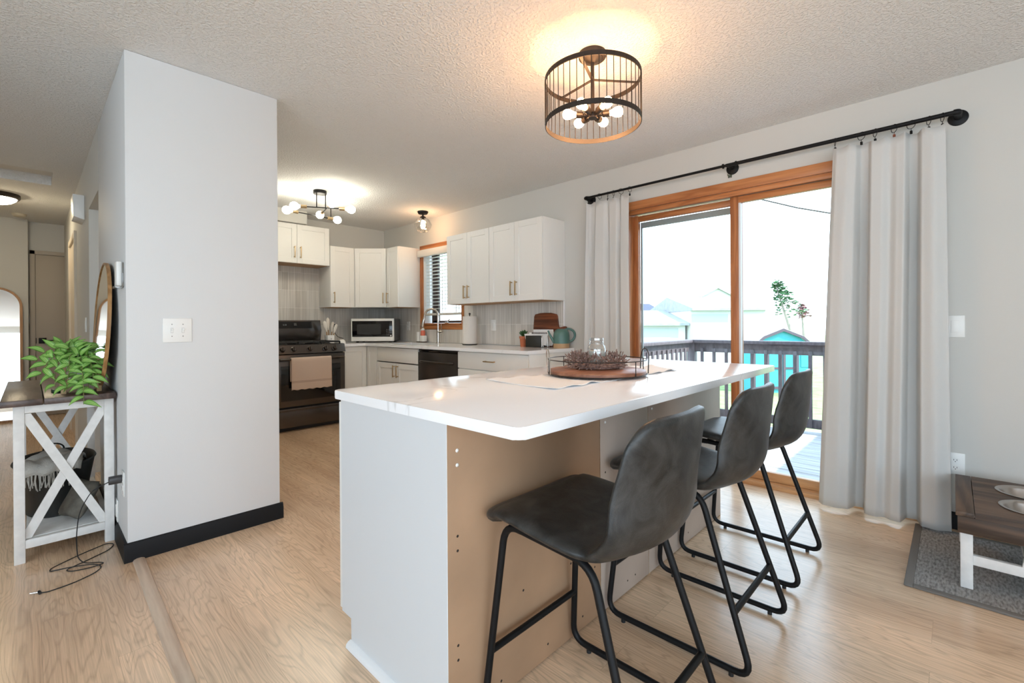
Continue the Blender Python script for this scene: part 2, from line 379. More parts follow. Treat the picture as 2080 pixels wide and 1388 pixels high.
M['bowl_steel'] = mat('bowl_steel', (0.42, 0.39, 0.37), 0.28, 1.0)
M['jar_glass'] = thin_glass('jar_glass', (0.90, 0.93, 0.96), 0.22)
M['steel'] = mat('steel', (0.62, 0.62, 0.62), 0.25, 1.0, bump=0.03, bscale=120)
M['blackss'] = mat('black_stainless', (0.095, 0.083, 0.076), 0.27, 0.85, bump=0.02, bscale=30, stretch=(1, 1, 60))
M['blackglass'] = mat('black_glass', (0.004, 0.004, 0.005), 0.06)
M['iron'] = mat('cast_iron', (0.010, 0.010, 0.010), 0.55)
M['oak'] = wood('orange_oak', (0.34, 0.115, 0.035), (0.52, 0.21, 0.075), 'Y', 0.38, 1.0, 9)
M['oakv'] = wood('orange_oak_upright', (0.31, 0.105, 0.035), (0.46, 0.18, 0.065), 'Z', 0.38, 1.0, 9)
M['oaklt'] = wood('pale_oak_sill', (0.42, 0.21, 0.09), (0.60, 0.34, 0.16), 'Y', 0.4, 1.0, 9)
M['glass'] = thin_glass('door_glass', (0.98, 1.0, 1.0), 0.03)
M['clear'] = thin_glass('clear_glass', (0.93, 0.95, 0.96), 0.14)
M['aluminium'] = mat('grey_aluminium', (0.32, 0.35, 0.36), 0.5, 0.3)
M['gasket'] = mat('white_gasket', (0.75, 0.76, 0.78), 0.5)
def curtain_mat():
    m, n, l, p = nmat('curtain_linen'); p.inputs['Roughness'].default_value = 0.9
    p.inputs['Base Color'].default_value = (0.565, 0.57, 0.56, 1)
    tc = n.new('ShaderNodeTexCoord'); mp = n.new('ShaderNodeMapping'); mp.inputs['Scale'].default_value = (1, 1, 3.5); l.new(tc.outputs['Object'], mp.inputs[0])
    t = n.new('ShaderNodeTexNoise'); t.inputs['Scale'].default_value = 140; l.new(mp.outputs[0], t.inputs['Vector'])
    b = n.new('ShaderNodeBump'); b.inputs['Strength'].default_value = 0.15; b.inputs['Distance'].default_value = 0.003
    l.new(t.outputs[0], b.inputs['Height']); l.new(b.outputs[0], p.inputs['Normal'])
    return m
M['curtain'] = curtain_mat()
M['tile_x'] = tile_mat('x'); M['tile_y'] = tile_mat('y')

# ------------------------------------------------------------------ the room shell
YB, YP = 5.79, 2.84            # kitchen back wall, partition face
XH = 0.315                     # hall wall face
struct(MB().box(-3.2, XR+0.15, -3.6, 8.6, -0.12, 0.0).build('floor', M['floor']))
def wallbox(name, *a, m='wall', b=0): return struct(MB().box(*a, b=b).build(name, M[m]))
# ceiling with the attic hatch opening cut out
mb = MB(); hx0, hx1, hy0, hy1 = -0.55, 0.145, 5.55, 6.07
for a in ((-3.2, hx0, -3.6, 8.6), (hx1, XR+0.15, -3.6, 8.6), (hx0, hx1, -3.6, hy0), (hx0, hx1, hy1, 8.6)): mb.box(*a, CEIL, CEIL+0.12)
struct(mb.build('ceiling', M['ceil'], smooth=False))
# right wall with the patio door and the kitchen window openings
DY0, DY1, DZ = 0.12, 1.975, 2.055
WY0, WY1, WZ0, WZ1 = 4.10, 4.85, 1.12, 2.06
mb = MB(); X0, X1 = XR, XR+0.15
mb.box(X0, X1, -3.6, DY0, 0, CEIL); mb.box(X0, X1, DY0, DY1, DZ, CEIL); mb.box(X0, X1, DY1, WY0, 0, CEIL)
mb.box(X0, X1, WY0, WY1, 0, WZ0); mb.box(X0, X1, WY0, WY1, WZ1, CEIL); mb.box(X0, X1, WY1, YB+0.15, 0, CEIL)
struct(mb.build('wall_right', M['wall'], smooth=False))
wallbox('wall_back', 0.43, XR, YB, YB+0.15, 0, CEIL)
wallbox('wall_partition', XH, 1.003, YP, 4.05, 0, CEIL, m='wall_white', b=0.006)
mb = MB(); mb.box(XH, 0.43, 4.05, 4.77, 2.02, CEIL); mb.box(XH, 0.43, 4.77, 5.94, 0, CEIL); mb.box(XH, 0.43, 5.94, 8.35, 0, CEIL)
struct(mb.build('wall_hall', M['wall'], smooth=False))
wallbox('wall_hall_end', -1.25, -0.012, 8.2, 8.35, 0, CEIL)
wallbox('wall_hall_back', -0.012, 0.43, 8.35, 8.5, 0, CEIL)
wallbox('wall_hall_left', -1.40, -1.25, 3.7, 8.35, 0, CEIL)
mb = MB()
for a in ((-3.6, -3.2, 0, CEIL), (-3.2, 1.1, 0, 0.2), (-3.2, 1.1, 2.3, CEIL), (1.1, 3.85, 0, CEIL)): mb.box(-3.2, -3.05, a[0], a[1], a[2], a[3])
struct(mb.build('wall_left', M['wall'], smooth=False))
wallbox('wall_far_left', -3.05, -1.40, 3.7, 3.85, 0, CEIL)
mb = MB()   # wall behind the viewer with two wide window openings
for a in ((-3.2, -2.6, 0, CEIL), (-0.1, 0.2, 0, CEIL), (1.1, XR+0.15, 0, CEIL), (-2.6, -0.1, 0, 0.25), (0.2, 1.1, 0, 0.25), (-2.6, -0.1, 2.25, CEIL), (0.2, 1.1, 2.25, CEIL)):
    mb.box(a[0], a[1], -3.6, -3.45, a[2], a[3])
struct(mb.build('wall_front', M['wall'], smooth=False))
struct(MB().box(-3.6, XR+0.5, -4.0, 9.0, CEIL+0.25, CEIL+0.4).build('roof', M['aluminium']))
# attic hatch: raised panel in the opening
mb = MB(); mb.box(hx0, hx1, hy0, hy1, CEIL+0.085, CEIL+0.12)
struct(mb.build('trim_1', mat('hatch_panel', (0.72, 0.70, 0.66), 0.6)))
# backsplash
bs = MB(); bs.box(1.0, XR, YB-0.008, YB, 0.905, 1.85); struct(bs.build('backsplash_back', M['tile_x']))
bs = MB(); bs.box(XR-0.008, XR, 2.632, WY0-0.03, 0.905, 1.335); bs.box(XR-0.008, XR, WY0-0.03, WY1+0.06, 0.905, 1.06); bs.box(XR-0.008, XR, WY1+0.06, YB-0.008, 0.905, 1.36)
struct(bs.build('backsplash_right', M['tile_y']))
struct(MB().box(XR-0.010, XR, 2.622, 2.632, 0.905, 1.335).build('trim_2', M['white']))
wallbox('wall_chase', 1.0, 2.233, 5.42, YB, 2.295, CEIL)

# black baseboards round the partition and on the hall wall
def base(name, pts, m='black_trim'):
    return struct(MB().prism(pts, 'y', 0, 1).build(name, M[m]))
prof = [(0, 0), (0.014, 0), (0.014, 0.065), (0.008, 0.085), (0, 0.09)]
mb = MB(); mb.prism([(YP-u, v) for u, v in prof], 'x', XH-0.014, 1.003+0.014); struct(mb.build('baseboard_partition', M['black_trim'], ang=20))
mb = MB(); mb.prism([(XH-u, v) for u, v in prof], 'y', YP-0.001, 4.05); struct(mb.build('baseboard_hall', M['black_trim'], ang=20))
mb = MB(); mb.prism([(1.003+u, v) for u, v in prof], 'y', YP-0.001, 4.05); struct(mb.build('baseboard_kitchen', M['black_trim'], ang=20))
mb = MB(); mb.prism([(XR-u, v) for u, v in prof], 'y', -3.4, DY0-0.07); struct(mb.build('baseboard_right', M['black_trim'], ang=20))
# floor reducer strip
mb = MB(); sec = [(-0.024, 0), (-0.02, 0.007), (-0.008, 0.0115), (0.008, 0.0115), (0.02, 0.007), (0.024, 0)]
yA, yB_ = 2.825, -1.5; sl = 0.0215
rows = [[(0.356+u-(yA-y)*sl, y, z) for u, z in sec] for y in (yA, yB_)]
mb.grid(rows); struct(mb.build('trim_3', M['strip']))

# patio door (structure): casing, jamb, sill, two sliding panels
pd = sthing('door_1', (XR, 1.05, 0))
mb = MB(); mb.box(XR-0.016, XR+0.002, DY0-0.06, DY1+0.06, 2.055, 2.122, 0.003)
mb.build('casing_head', M['oak'], pd)
for y in (DY0-0.06, DY1): MB().box(XR-0.016, XR+0.002, y, y+0.06, 0, 2.055, 0.003).build('casing_side', M['oakv'], pd)
mb = MB(); mb.box(XR+0.002, XR+0.03, DY0, DY1, 2.02, 2.055, 0.002); mb.box(XR+0.03, XR+0.15, DY0, DY1, 2.036, 2.055); mb.build('head_jamb', M['oak'], pd)
mb = MB(); mb.box(XR+0.045, XR+0.062, DY0, DY1, 2.024, 2.036); mb.build('track', M['aluminium'], pd)
for y in (DY0, DY1-0.02): MB().box(XR+0.002, XR+0.15, y, y+0.02, 0, 2.036).build('side_jamb', M['oakv'], pd)
mb = MB(); mb.prism([(XR-0.018, 0), (XR+0.16, -0.02), (XR+0.16, 0.03), (XR+0.03, 0.034), (XR-0.012, 0.026), (XR-0.018, 0.018)], 'y', DY0, DY1); mb.build('sill', M['oaklt'], pd)
def panel(xc, y0, y1, sy0, sy1, name):
    t = 0.02
    p = MB().box(xc-t, xc+t, y0, y0+sy0, 0.035, 2.022, 0.003).build(name, M['oakv'], pd)
    MB().box(xc-t, xc+t, y1-sy1, y1, 0.035, 2.022, 0.003).build('stile', M['oakv'], p)
    MB().box(xc-t+0.001, xc+t-0.001, y0+sy0, y1-sy1, 1.975, 2.020, 0.002).build('top_rail', M['oak'], p)
    MB().box(xc-t+0.001, xc+t-0.001, y0+sy0, y1-sy1, 0.036, 0.095, 0.002).build('bottom_rail', M['oaklt'], p)
    g = MB().box(xc-0.003, xc+0.003, y0+sy0-0.004, y1-sy1+0.004, 0.09, 1.98); g.build('pane', M['glass'], p, smooth=False)
    return p
pr_ = panel(XR+0.058, DY0+0.02, 1.162, 0.055, 0.055, 'sliding_panel')
pl_ = panel(XR+0.105, 1.10, DY1-0.02, 0.05, 0.042, 'fixed_panel')
mb = MB()
for xx, a, b in ((XR+0.058, 1.094, 1.107),): mb.box(xx-0.012, xx+0.016, a, b, 0.09, 1.98)
mb.build('gasket', M['gasket'], pr_)
mb = MB(); mb.box(XR+0.13, XR+0.145, 1.12, DY1-0.06, 1.925, 1.972); mb.box(XR+0.13, XR+0.145, DY1-0.075, DY1-0.06, 0.05, 1.93)
mb.build('screen_frame', M['aluminium'], pl_)

# kitchen window (structure)
kw = sthing('window_1', (XR, 4.48, 1.12))
mb = MB(); mb.box(XR-0.016, XR+0.002, WY0-0.045, WY1+0.06, WZ1, WZ1+0.058, 0.003); mb.box(XR-0.016, XR+0.002, WY0-0.045, WY1+0.06, WZ0-0.058, WZ0, 0.003)
mb.build('casing_head', M['oak'], kw)
for y0, y1 in ((WY0-0.045, WY0), (WY1, WY1+0.06)): MB().box(XR-0.015, XR+0.002, y0, y1, WZ0, WZ1, 0.003).build('casing_side', M['oakv'], kw)
mb = MB(); mb.box(XR+0.002, XR+0.13, WY1-0.012, WY1, WZ0, WZ1); mb.box(XR+0.002, XR+0.13, WY0, WY0+0.012, WZ0, WZ1); mb.box(XR+0.002, XR+0.13, WY0, WY1, WZ1-0.012, WZ1); mb.build('jamb', M['white'], kw)
MB().box(XR-0.03, XR+0.13, WY0, WY1, WZ0, WZ0+0.018, 0.003).build('stool', M['oak'], kw)
fr = MB()
fr.box(XR+0.09, XR+0.125, WY1-0.175, WY1-0.05, WZ0+0.02, WZ1-0.012, 0.002); fr.box(XR+0.09, XR+0.125, WY0+0.012, WY0+0.06, WZ0+0.02, WZ1-0.012, 0.002)
fr.box(XR+0.09, XR+0.125, WY0+0.06, WY1-0.075, WZ0+0.02, WZ0+0.05, 0.002); fr.box(XR+0.09, XR+0.125, WY0+0.06, WY1-0.075, WZ1-0.06, WZ1-0.012, 0.002)
sash = fr.build('sash', mat('dark_sash', (0.05, 0.03, 0.025), 0.5), kw)
MB().box(XR+0.104, XR+0.110, WY0+0.06, WY1-0.07, WZ0+0.045, WZ1-0.055).build('pane', M['glass'], sash, smooth=False)
cr = MB(); cr.box(XR+0.03, XR+0.06, 4.42, 4.47, WZ0+0.018, WZ0+0.035, 0.004); cr.cyl((XR+0.04, 4.45, WZ0+0.03), (XR+0.035, 4.38, WZ0+0.06), 0.005, seg=8); cr.ball((XR+0.035, 4.38, WZ0+0.062), 0.009, seg=8)
cr.build('crank', M['steel'], kw)

# hall end door, other hall doorway
hd = sthing('door_2', (0.2, 8.35, 0))
MB().box(0.052, 0.42, 8.315, 8.345, 0.005, 2.03, 0.002).build('slab', mat('hall_door_paint', (0.40, 0.35, 0.29), 0.5), hd)
mb = MB(); mb.box(0.0, 0.05, 8.325, 8.352, 0, 2.085, 0.004); mb.box(0.0, 0.42, 8.325, 8.352, 2.035, 2.085, 0.004)
mb.build('casing', mat('hall_casing_paint', (0.42, 0.37, 0.31), 0.5), hd)
mb = MB(); mb.box(0.075, 0.145, 8.300, 8.315, 0.915, 0.985, 0.003); mb.cyl((0.125, 8.30, 0.95), (0.125, 8.265, 0.95), 0.012, seg=12); mb.box(0.115, 0.24, 8.255, 8.268, 0.942, 0.958, 0.003)
mb.build('door_lever', M['black_metal'], hd)
MB().box(0.050, 0.056, 8.305, 8.318, 0.915, 0.985).build('latch_plate', M['black_metal'], hd)
h3 = sthing('door_3', (0.3, 6.5, 0))
mb = MB(); mb.box(0.295, XH+0.002, 6.08, 6.15, 0, 2.045, 0.003); mb.box(0.295, XH+0.002, 6.15, 6.95, 1.985, 2.045, 0.003); mb.box(0.295, XH+0.002, 6.95, 7.02, 0, 2.045, 0.003)
mb.build('casing', mat('warm_casing', (0.70, 0.62, 0.50), 0.5), h3)
MB().box(XH-0.004, XH+0.01, 6.15, 6.95, 0.005, 1.985).build('slab', mat('warm_door', (0.66, 0.58, 0.47), 0.5), h3)

# ------------------------------------------------------------------ island
ZT = 0.888
isl_end = [(0.985, 0), (1.525, 0), (1.525, 0.095), (1.592, 0.095), (1.592, ZT-0.03), (0.985, ZT-0.03)]
def island_unit(x0, x1, label, m, first=False, last=False):
    t = thing('island_cabinet', label, 'cabinet', ((x0+x1)/2, 1.28, 0), 'base cabinets of the island')
    mb = MB(); mb.box(x0+0.018, x1-0.018, 1.0, 1.59, 0.095, ZT-0.032); mb.box(x0+0.018, x1-0.018, 1.0, 1.525, 0.0, 0.095)
    mb.build('carcass', M['cab'], t)
    for s, xx in ((0, x0), (1, x1-0.017)):
        if first and s == 0: continue
        q = MB().prism(isl_end, 'x', xx+0.0005, xx+0.0165); q.build('side_panel', M['mdf_edge'], t, smooth=False)
    bp = MB().box(x0+0.001, x1-0.001, 0.984, 1.0, 0.006, ZT-0.034, 0.001).build('back_panel', m, t)
    for (hx, hz) in ((x0+0.035, 0.20), (x0+0.035, 0.24), (x0+0.035, 0.50), (x0+0.035, 0.54), (x1-0.04, 0.20), (x1-0.04, 0.52), (x1-0.035, 0.80), (x0+0.24, 0.80), (x0+0.24, 0.83), (x0+0.31, 0.80), (x0+0.31, 0.83), (x0+0.2, 0.05), (x0+0.42, 0.05), (x1-0.12, 0.05), (x0+0.30, 0.28), (x0+0.55, 0.27)):
        if hx < x1-0.02: MB().cyl((hx, 0.9838, hz), (hx, 0.99, hz), 0.004, seg=10).build('screw_hole', M['hole'], bp)
    for hx, hz in ((x0+0.035, 0.735), (x0+0.035, 0.775), (x1-0.035, 0.76), (x1-0.035, 0.80)): MB().ball((hx, 0.984, hz), 0.0055, (1, 0.6, 1), seg=10).build('screw_cap', M['plastic'], bp)
    n = 1 if x1-x0 < 0.5 else 2
    w = (x1-x0)/n
    for k in range(n):
        d = MB().box(x0+k*w+0.002, x0+(k+1)*w-0.002, 1.593, 1.613, 0.10, ZT-0.045, 0.002).build('door', M['cab'], t)
        MB().box(x0+(k+0.9 if k == 0 else k+0.1)*w-0.005, x0+(k+0.9 if k == 0 else k+0.1)*w+0.005, 1.613, 1.64, 0.62, 0.75, 0.002).build('handle', M['brass'], d)
    if first:
        MB().prism(isl_end, 'x', x0-0.001, x0+0.017, 0.0008, 1).build('end_panel', mat('island_end_paint', (0.65, 0.67, 0.69), 0.4), t, ang=30)
        MB().prism([(x0-0.001, 0), (x0-0.02, 0), (x0-0.018, 0.010), (x0-0.011, 0.017), (x0-0.001, 0.02)], 'y', 0.985, 1.53).build('shoe_moulding', M['white'], t, ang=50)
    return t
island_unit(0.772, 1.512, 'nearest island cabinet with a painted white end panel and tan unfinished back', M['mdf'], first=True)
island_unit(1.514, 1.898, 'narrow middle island cabinet with unfinished back between two wider ones', M['mdf_grey'])
island_unit(1.900, 2.772, 'farthest island cabinet with unfinished back nearest the patio door', M['mdf_grey'], last=True)
def roundrect(x0, x1, y0, y1, r, n=6):
    P = []
    for cx, cy, a in ((x1-r, y1-r, 0), (x0+r, y1-r, 90), (x0+r, y0+r, 180), (x1-r, y0+r, 270)):
        for k in range(n+1):
            t = math.radians(a+90*k/n); P.append((cx+r*math.cos(t), cy+r*math.sin(t)))
    return P
tag(MB().prism(roundrect(0.752, 2.795, 0.700, 1.615, 0.02), 'z', ZT-0.03, ZT, 0.004, 2).build('island_countertop', M['quartz'], ang=25),
    'white veined quartz slab on top of the kitchen island', 'countertop')

# ------------------------------------------------------------------ bar stools
def make_stool():
    t = thing('bar_stool', '', 'bar stool', (0, 0, 0), 'leather bar stools at the island')
    prof = [(0.240, 0.545), (0.247, 0.566), (0.238, 0.582), (0.205, 0.588), (0.15, 0.586), (0.07, 0.578), (0.0, 0.570), (-0.06, 0.564), (-0.110, 0.564), (-0.150, 0.572),
            (-0.180, 0.590), (-0.202, 0.618), (-0.216, 0.655), (-0.224, 0.70), (-0.229, 0.75), (-0.232, 0.80), (-0.234, 0.85), (-0.236, 0.885), (-0.237, 0.905)]
    Q = fillet([Vector((0, y, z)) for y, z in prof], 0.02, 3)
    L = [0]
    for a, b in zip(Q[:-1], Q[1:]): L.append(L[-1]+(b-a).length)
    tot = L[-1]; N = 60; nu = 22; pts = []
    ds = [tot*(0.5-0.5*math.cos(PI*i/N))*0.35+tot*i/N*0.65 for i in range(N+1)]
    for d in ds:
        k = max(j for j in range(len(L)) if L[j] <= d+1e-9); k = min(k, len(L)-2)
        f = (d-L[k])/max(1e-9, L[k+1]-L[k]); pts.append(Q[k].lerp(Q[k+1], min(1, f)))
    def half(d):
        u = d/tot
        W_ = 0.213 + 0.012*math.sin(PI*min(1, u/0.5)) - 0.005*math.exp(-((u-0.50)/0.06)**2) + 0.008*math.exp(-((u-0.66)/0.1)**2) - 0.016*max(0, (u-0.74)/0.26)**1.5
        for e, r in ((d, 0.06), (tot-d, 0.08)):
            if e < r: W_ -= r - math.sqrt(max(0, r*r-(r-e)**2))
        return W_
    ic = next(i for i, p in enumerate(pts) if p.y < -0.150 and p.z > 0.565)
    def mid(i, a):
        p = pts[i]; w = half(ds[i])
        curl = max(0, min(1, (p.z-0.575)/0.15)); curl = curl*curl*(3-2*curl); x = w*a; q = (x/0.21)**2
        return Vector((x, p.y+0.060*curl*q*(1-0.45*max(0, (p.z-0.75)/0.16))+0.048*q*math.exp(-((ds[i]-ds[ic]-0.015)/0.085)**2), p.z+0.010*q*(1-curl)*(1 if p.y < 0.2 else 0.3)))
    sa = [math.sin(PI/2*(-1+2*j/nu)) for j in range(nu+1)]
    G = [[mid(i, a) for a in sa] for i in range(N+1)]
    def loop(i):
        tp_, bt = [], []
        for j, a in enumerate(sa):
            i0, i1, j0, j1 = max(0, i-1), min(N, i+1), max(0, j-1), min(nu, j+1)
            nn = (G[i][j1]-G[i][j0]).cross(G[i1][j]-G[i0][j]); nn = nn.normalized() if nn.length > 1e-12 else Vector((0, 0, 1))
            p = pts[i]; back_ = max(0, min(1, (p.z-0.58)/0.12)); T = 0.040*(1-back_)+0.030*back_
            e = math.sqrt(max(0.0, 1-abs(a)**9))*math.sqrt(max(0, 1-max(0, 1-ds[i]/0.018)**2))*math.sqrt(max(0, 1-max(0, 1-(tot-ds[i])/0.016)**2))
            c = 0.004*math.exp(-((i-ic)/1.3)**2)
            tp_.append(G[i][j]+nn*(T/2*e-c)); bt.append(G[i][j]-nn*(T/2*e-0.3*c))
        return tp_+bt[-2:0:-1]
    LP = [loop(i) for i in range(N+1)]
    def shell(rows, name):
        mb = MB(); mb.grid(rows, True); bmesh.ops.remove_doubles(mb.bm, verts=mb.bm.verts, dist=2e-4)
        return mb.build(name, M['leather'], t, ang=80)
    seat = shell(LP[:ic+1], 'seat'); back = shell(LP[ic:], 'backrest')
    st_ = [LP[i][2*nu-2].lerp(LP[i][2*nu-3], 0.4) for i in range(ic+1, N-3)]
    st_ = [p+Vector((0, -0.0006, 0)) for p in st_]
    # stitching line following the back's edge
    MB().tube(st_, 0.0009, 5).build('stitching', M['stitch'], back)
    for sx in (-1, 1):
        a, b = 0.172*sx, 0.213*sx; z0 = 0.020
        loop = [(a, 0.205, 0.559), (b, 0.255, z0), (b, -0.258, z0), (a, -0.085, 0.541)]
        f = MB().tube(fillet(loop, 0.055, 6, True), 0.0105, 10, closed=True).build('leg_frame', M['black_metal'], t, ang=60)
        for y in (0.19, -0.195): MB().cyl((b, y, 0.0), (b, y, 0.014), 0.008, seg=10).build('foot_glide', M['black_rubber'], f)
    def at(z, front):
        k = (z-0.02)/0.536; y = (0.255+(0.205-0.255)*k) if front else (-0.258+(0.178)*k); return 0.215-0.043*k, y
    x, y = at(0.195, True); MB().cyl((-x, y, 0.195), (x, y, 0.195), 0.010, seg=12).build('footrest', M['black_metal'], t)
    x, y = at(0.195, False); MB().cyl((-x, y, 0.195), (x, y, 0.195), 0.010, seg=12).build('back_stretcher', M['black_metal'], t)
    mb = MB()
    for y in (0.15, -0.03): mb.box(-0.172, 0.172, y-0.012, y+0.012, 0.543, 0.551)
    mb.build('seat_mount', M['black_metal'], t)
    return t
st0 = make_stool()
st0.location = (1.098, 0.712, 0); st0['label'] = 'nearest charcoal leather bar stool, at the near corner of the island'
st1 = copy_tree(st0); st1.location = (1.747, 0.710, 0); st1['label'] = 'middle charcoal leather bar stool, between two others along the island'
st2 = copy_tree(st0); st2.location = (2.406, 0.716, 0); st2['label'] = 'farthest charcoal leather bar stool, the one closest to the patio door'

# ------------------------------------------------------------------ kitchen cabinets
def pull(mx, u, v, parent, vertical=True, L=0.135):
    mb = MB(mx)
    if vertical:
        mb.box(u-0.005, u+0.005, 0.022, 0.032, v-L/2, v+L/2, 0.002); ends = [(u, v-L/2+0.012), (u, v+L/2-0.012)]
    else:
        mb.box(u-L/2, u+L/2, 0.022, 0.032, v-0.005, v+0.005, 0.002); ends = [(u-L/2+0.012, v), (u+L/2-0.012, v)]
    for a, b in ends: mb.box(a-0.005, a+0.005, -0.001, 0.025, b-0.005, b+0.005, 0.001)
    return mb.build('handle', M['brass'], parent)
def shaker(mx, u0, u1, v0, v1, parent, hpos=None, vertical=True, fw=0.057, name='door'):
    g = 0.0015; u0 += g; u1 -= g; v0 += g; v1 -= g; fw = min(fw, 0.3*(u1-u0))
    mb = MB(mx)
    mb.box(u0, u0+fw, -0.02, 0, v0, v1, 0.0012, 1); mb.box(u1-fw, u1, -0.02, 0, v0, v1, 0.0012, 1)
    mb.box(u0+fw, u1-fw, -0.02, -0.0002, v0, v0+fw, 0.0012, 1); mb.box(u0+fw, u1-fw, -0.02, -0.0002, v1-fw, v1, 0.0012, 1)
    mb.box(u0+fw-0.004, u1-fw+0.004, -0.018, -0.008, v0+fw-0.004, v1-fw+0.004)
    d = mb.build(name, M['cab'], parent)
    if hpos: pull(mx, hpos[0], hpos[1], d, vertical)
    return d
def slab(mx, u0, u1, v0, v1, parent, hpos=None, name='drawer_front'):
    g = 0.0015
    d = MB(mx).box(u0+g, u1-g, -0.02, 0, v0+g, v1-g, 0.002).build(name, M['cab'], parent)
    if hpos: pull(mx, hpos[0], hpos[1], d, False)
    return d
FX = 3.122; mxr = frame((FX, 0, 0), (-1, 0, 0))        # right wall uppers: u = +Y
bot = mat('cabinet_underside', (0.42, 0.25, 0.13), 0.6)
def upper_right(y0, y1, z0, z1, label, doors, group):
    t = thing('wall_cabinet', label, 'cabinet', (XR-0.16, (y0+y1)/2, z0), group)
    MB().box(FX+0.0205, XR-0.001, y0, y1, z0+0.004, z1, 0.001).build('carcass', M['cab'], t)
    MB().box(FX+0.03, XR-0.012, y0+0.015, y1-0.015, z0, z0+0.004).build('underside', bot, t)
    for u0, u1, h in doors: shaker(mxr, u0, u1, z0+0.003, z1-0.002, t, h)
    return t
G1 = 'white wall cabinets in the kitchen'
upper_right(2.617, 3.295, 1.333, 2.076, 'white double-door wall cabinet nearest the left curtain', ((2.617, 2.956, (2.956+0.030, 1.455)), (2.956, 3.295, (2.956-0.030, 1.455))), G1)
# handles sit next to the middle gap on each leaf
upper_right(3.299, 3.960, 1.333, 2.074, 'white double-door wall cabinet beside the kitchen window, right of the blind', ((3.299, 3.628, (3.658, 1.455)), (3.628, 3.960, (3.598, 1.455))), G1)
upper_right(4.925, 5.180, 1.338, 2.090, 'narrow single-door white wall cabinet left of the kitchen window', ((4.925, 5.180, (5.145, 1.46)),), G1)
FY = 5.46; mxb = frame((0, FY, 0), (0, -1, 0))         # back wall uppers: u = -X
def upper_back(x0, x1, z0, z1, label, doors):
    t = thing('wall_cabinet', label, 'cabinet', ((x0+x1)/2, YB-0.16, z0), G1)
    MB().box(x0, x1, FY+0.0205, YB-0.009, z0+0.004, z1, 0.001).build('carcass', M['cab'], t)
    MB().box(x0+0.015, x1-0.015, FY+0.03, YB-0.02, z0, z0+0.004).build('underside', bot, t)
    for a, b, h in doors: shaker(mxb, -b, -a, z0+0.003, z1-0.002, t, (-h[0], h[1]) if h else None)
    return t
upper_back(1.752, 2.514, 1.836, 2.292, 'short white two-door wall cabinet above the black range', ((1.752, 2.133, (2.10, 1.965)), (2.133, 2.514, (2.168, 1.965))))
upper_back(2.524, 2.832, 1.340, 2.091, 'tall single-door white wall cabinet just right of the range', ((2.524, 2.832, (2.565, 1.46)),))
# diagonal corner cabinet
t = thing('wall_cabinet', 'angled white corner wall cabinet above the microwave', 'cabinet', (3.2, 5.5, 1.34), G1)
A_, B_ = Vector((2.836, FY+0.0, 0)), Vector((FX-0.0, 5.184, 0)); nrm = Vector((-(A_.y-B_.y), -(B_.x-A_.x), 0)).normalized()
Ai, Bi = A_ - nrm*0.0205, B_ - nrm*0.0205
MB().prism([(2.836, YB-0.009), (2.836, FY+0.024), (Ai.x, Ai.y), (Bi.x, Bi.y), (FX+0.024, 5.184), (XR-0.009, 5.184), (XR-0.009, YB-0.009)], 'z', 1.344, 2.092).build('carcass', M['cab'], t, smooth=False)
mxd = frame(A_, nrm); uu = mxd.inverted() @ B_
u0, u1 = sorted((0.0, uu.x))
shaker(mxd, u0+0.004, u1-0.004, 1.345, 2.09, t, (u1-0.04 if u1 > abs(u0) else u0+0.04, 1.46)); 

ZC = 0.90
GB = 'white base cabinets along the kitchen walls'
BX = 2.835; mxbr = frame((BX, 0, 0), (-1, 0, 0))
def base_right(y0, y1, label, name='base_cabinet', top=ZC-0.031):
    t = thing(name, label, 'cabinet', (3.15, (y0+y1)/2, 0), GB)
    mb = MB(); mb.box(BX+0.0205, XR-0.01, y0, y1, 0.09, top); mb.box(BX+0.07, XR-0.02, y0+0.002, y1-0.002, 0, 0.09); mb.build('carcass', M['cab'], t)
    return t
t = base_right(2.530, 3.440, 'white drawer base cabinet at the end of the run beside the dishwasher')
for v0, v1 in ((0.705, 0.862), (0.405, 0.70), (0.10, 0.40)): slab(mxbr, 2.532, 3.438, v0, v1, t, (2.985, v1-0.075), 'drawer')
MB().box(BX+0.004, XR-0.012, 2.522, 2.530, 0.0, ZC-0.031, 0.001).build('end_panel', M['cab'], t)
t = base_right(4.092, 4.932, 'white sink base cabinet with two brass-handled doors under the sink', top=0.685)
slab(mxbr, 4.094, 4.930, 0.700, 0.862, t, None, 'false_drawer')
shaker(mxbr, 4.094, 4.512, 0.10, 0.69, t, (4.512-0.035, 0.60)); shaker(mxbr, 4.512, 4.930, 0.10, 0.69, t, (4.512+0.035, 0.60))
# corner base with folding doors
BY = 5.165; mxbb = frame((0, BY, 0), (0, -1, 0))
t = thing('corner_base_cabinet', 'white corner base cabinet with folding doors between range and sink', 'cabinet', (3.1, 5.4, 0), GB)
MB().prism([(2.507, YB-0.01), (2.507, BY+0.0205), (BX+0.0205, BY+0.0205), (BX+0.0205, 4.935), (XR-0.01, 4.935), (XR-0.01, YB-0.01)], 'z', 0.09, ZC-0.031).build('carcass', M['cab'], t, smooth=False)
MB().prism([(2.51, YB-0.02), (2.51, BY+0.08), (BX+0.08, BY+0.08), (BX+0.08, 4.94), (XR-0.02, 4.94), (XR-0.02, YB-0.02)], 'z', 0.0, 0.09).build('toe_kick', M['cab'], t, smooth=False)
shaker(mxbb, -(BX-0.003), -2.509, 0.10, 0.862, t, (-2.530, 0.78)); shaker(mxbr, 4.937, BY-0.004, 0.10, 0.862, t)

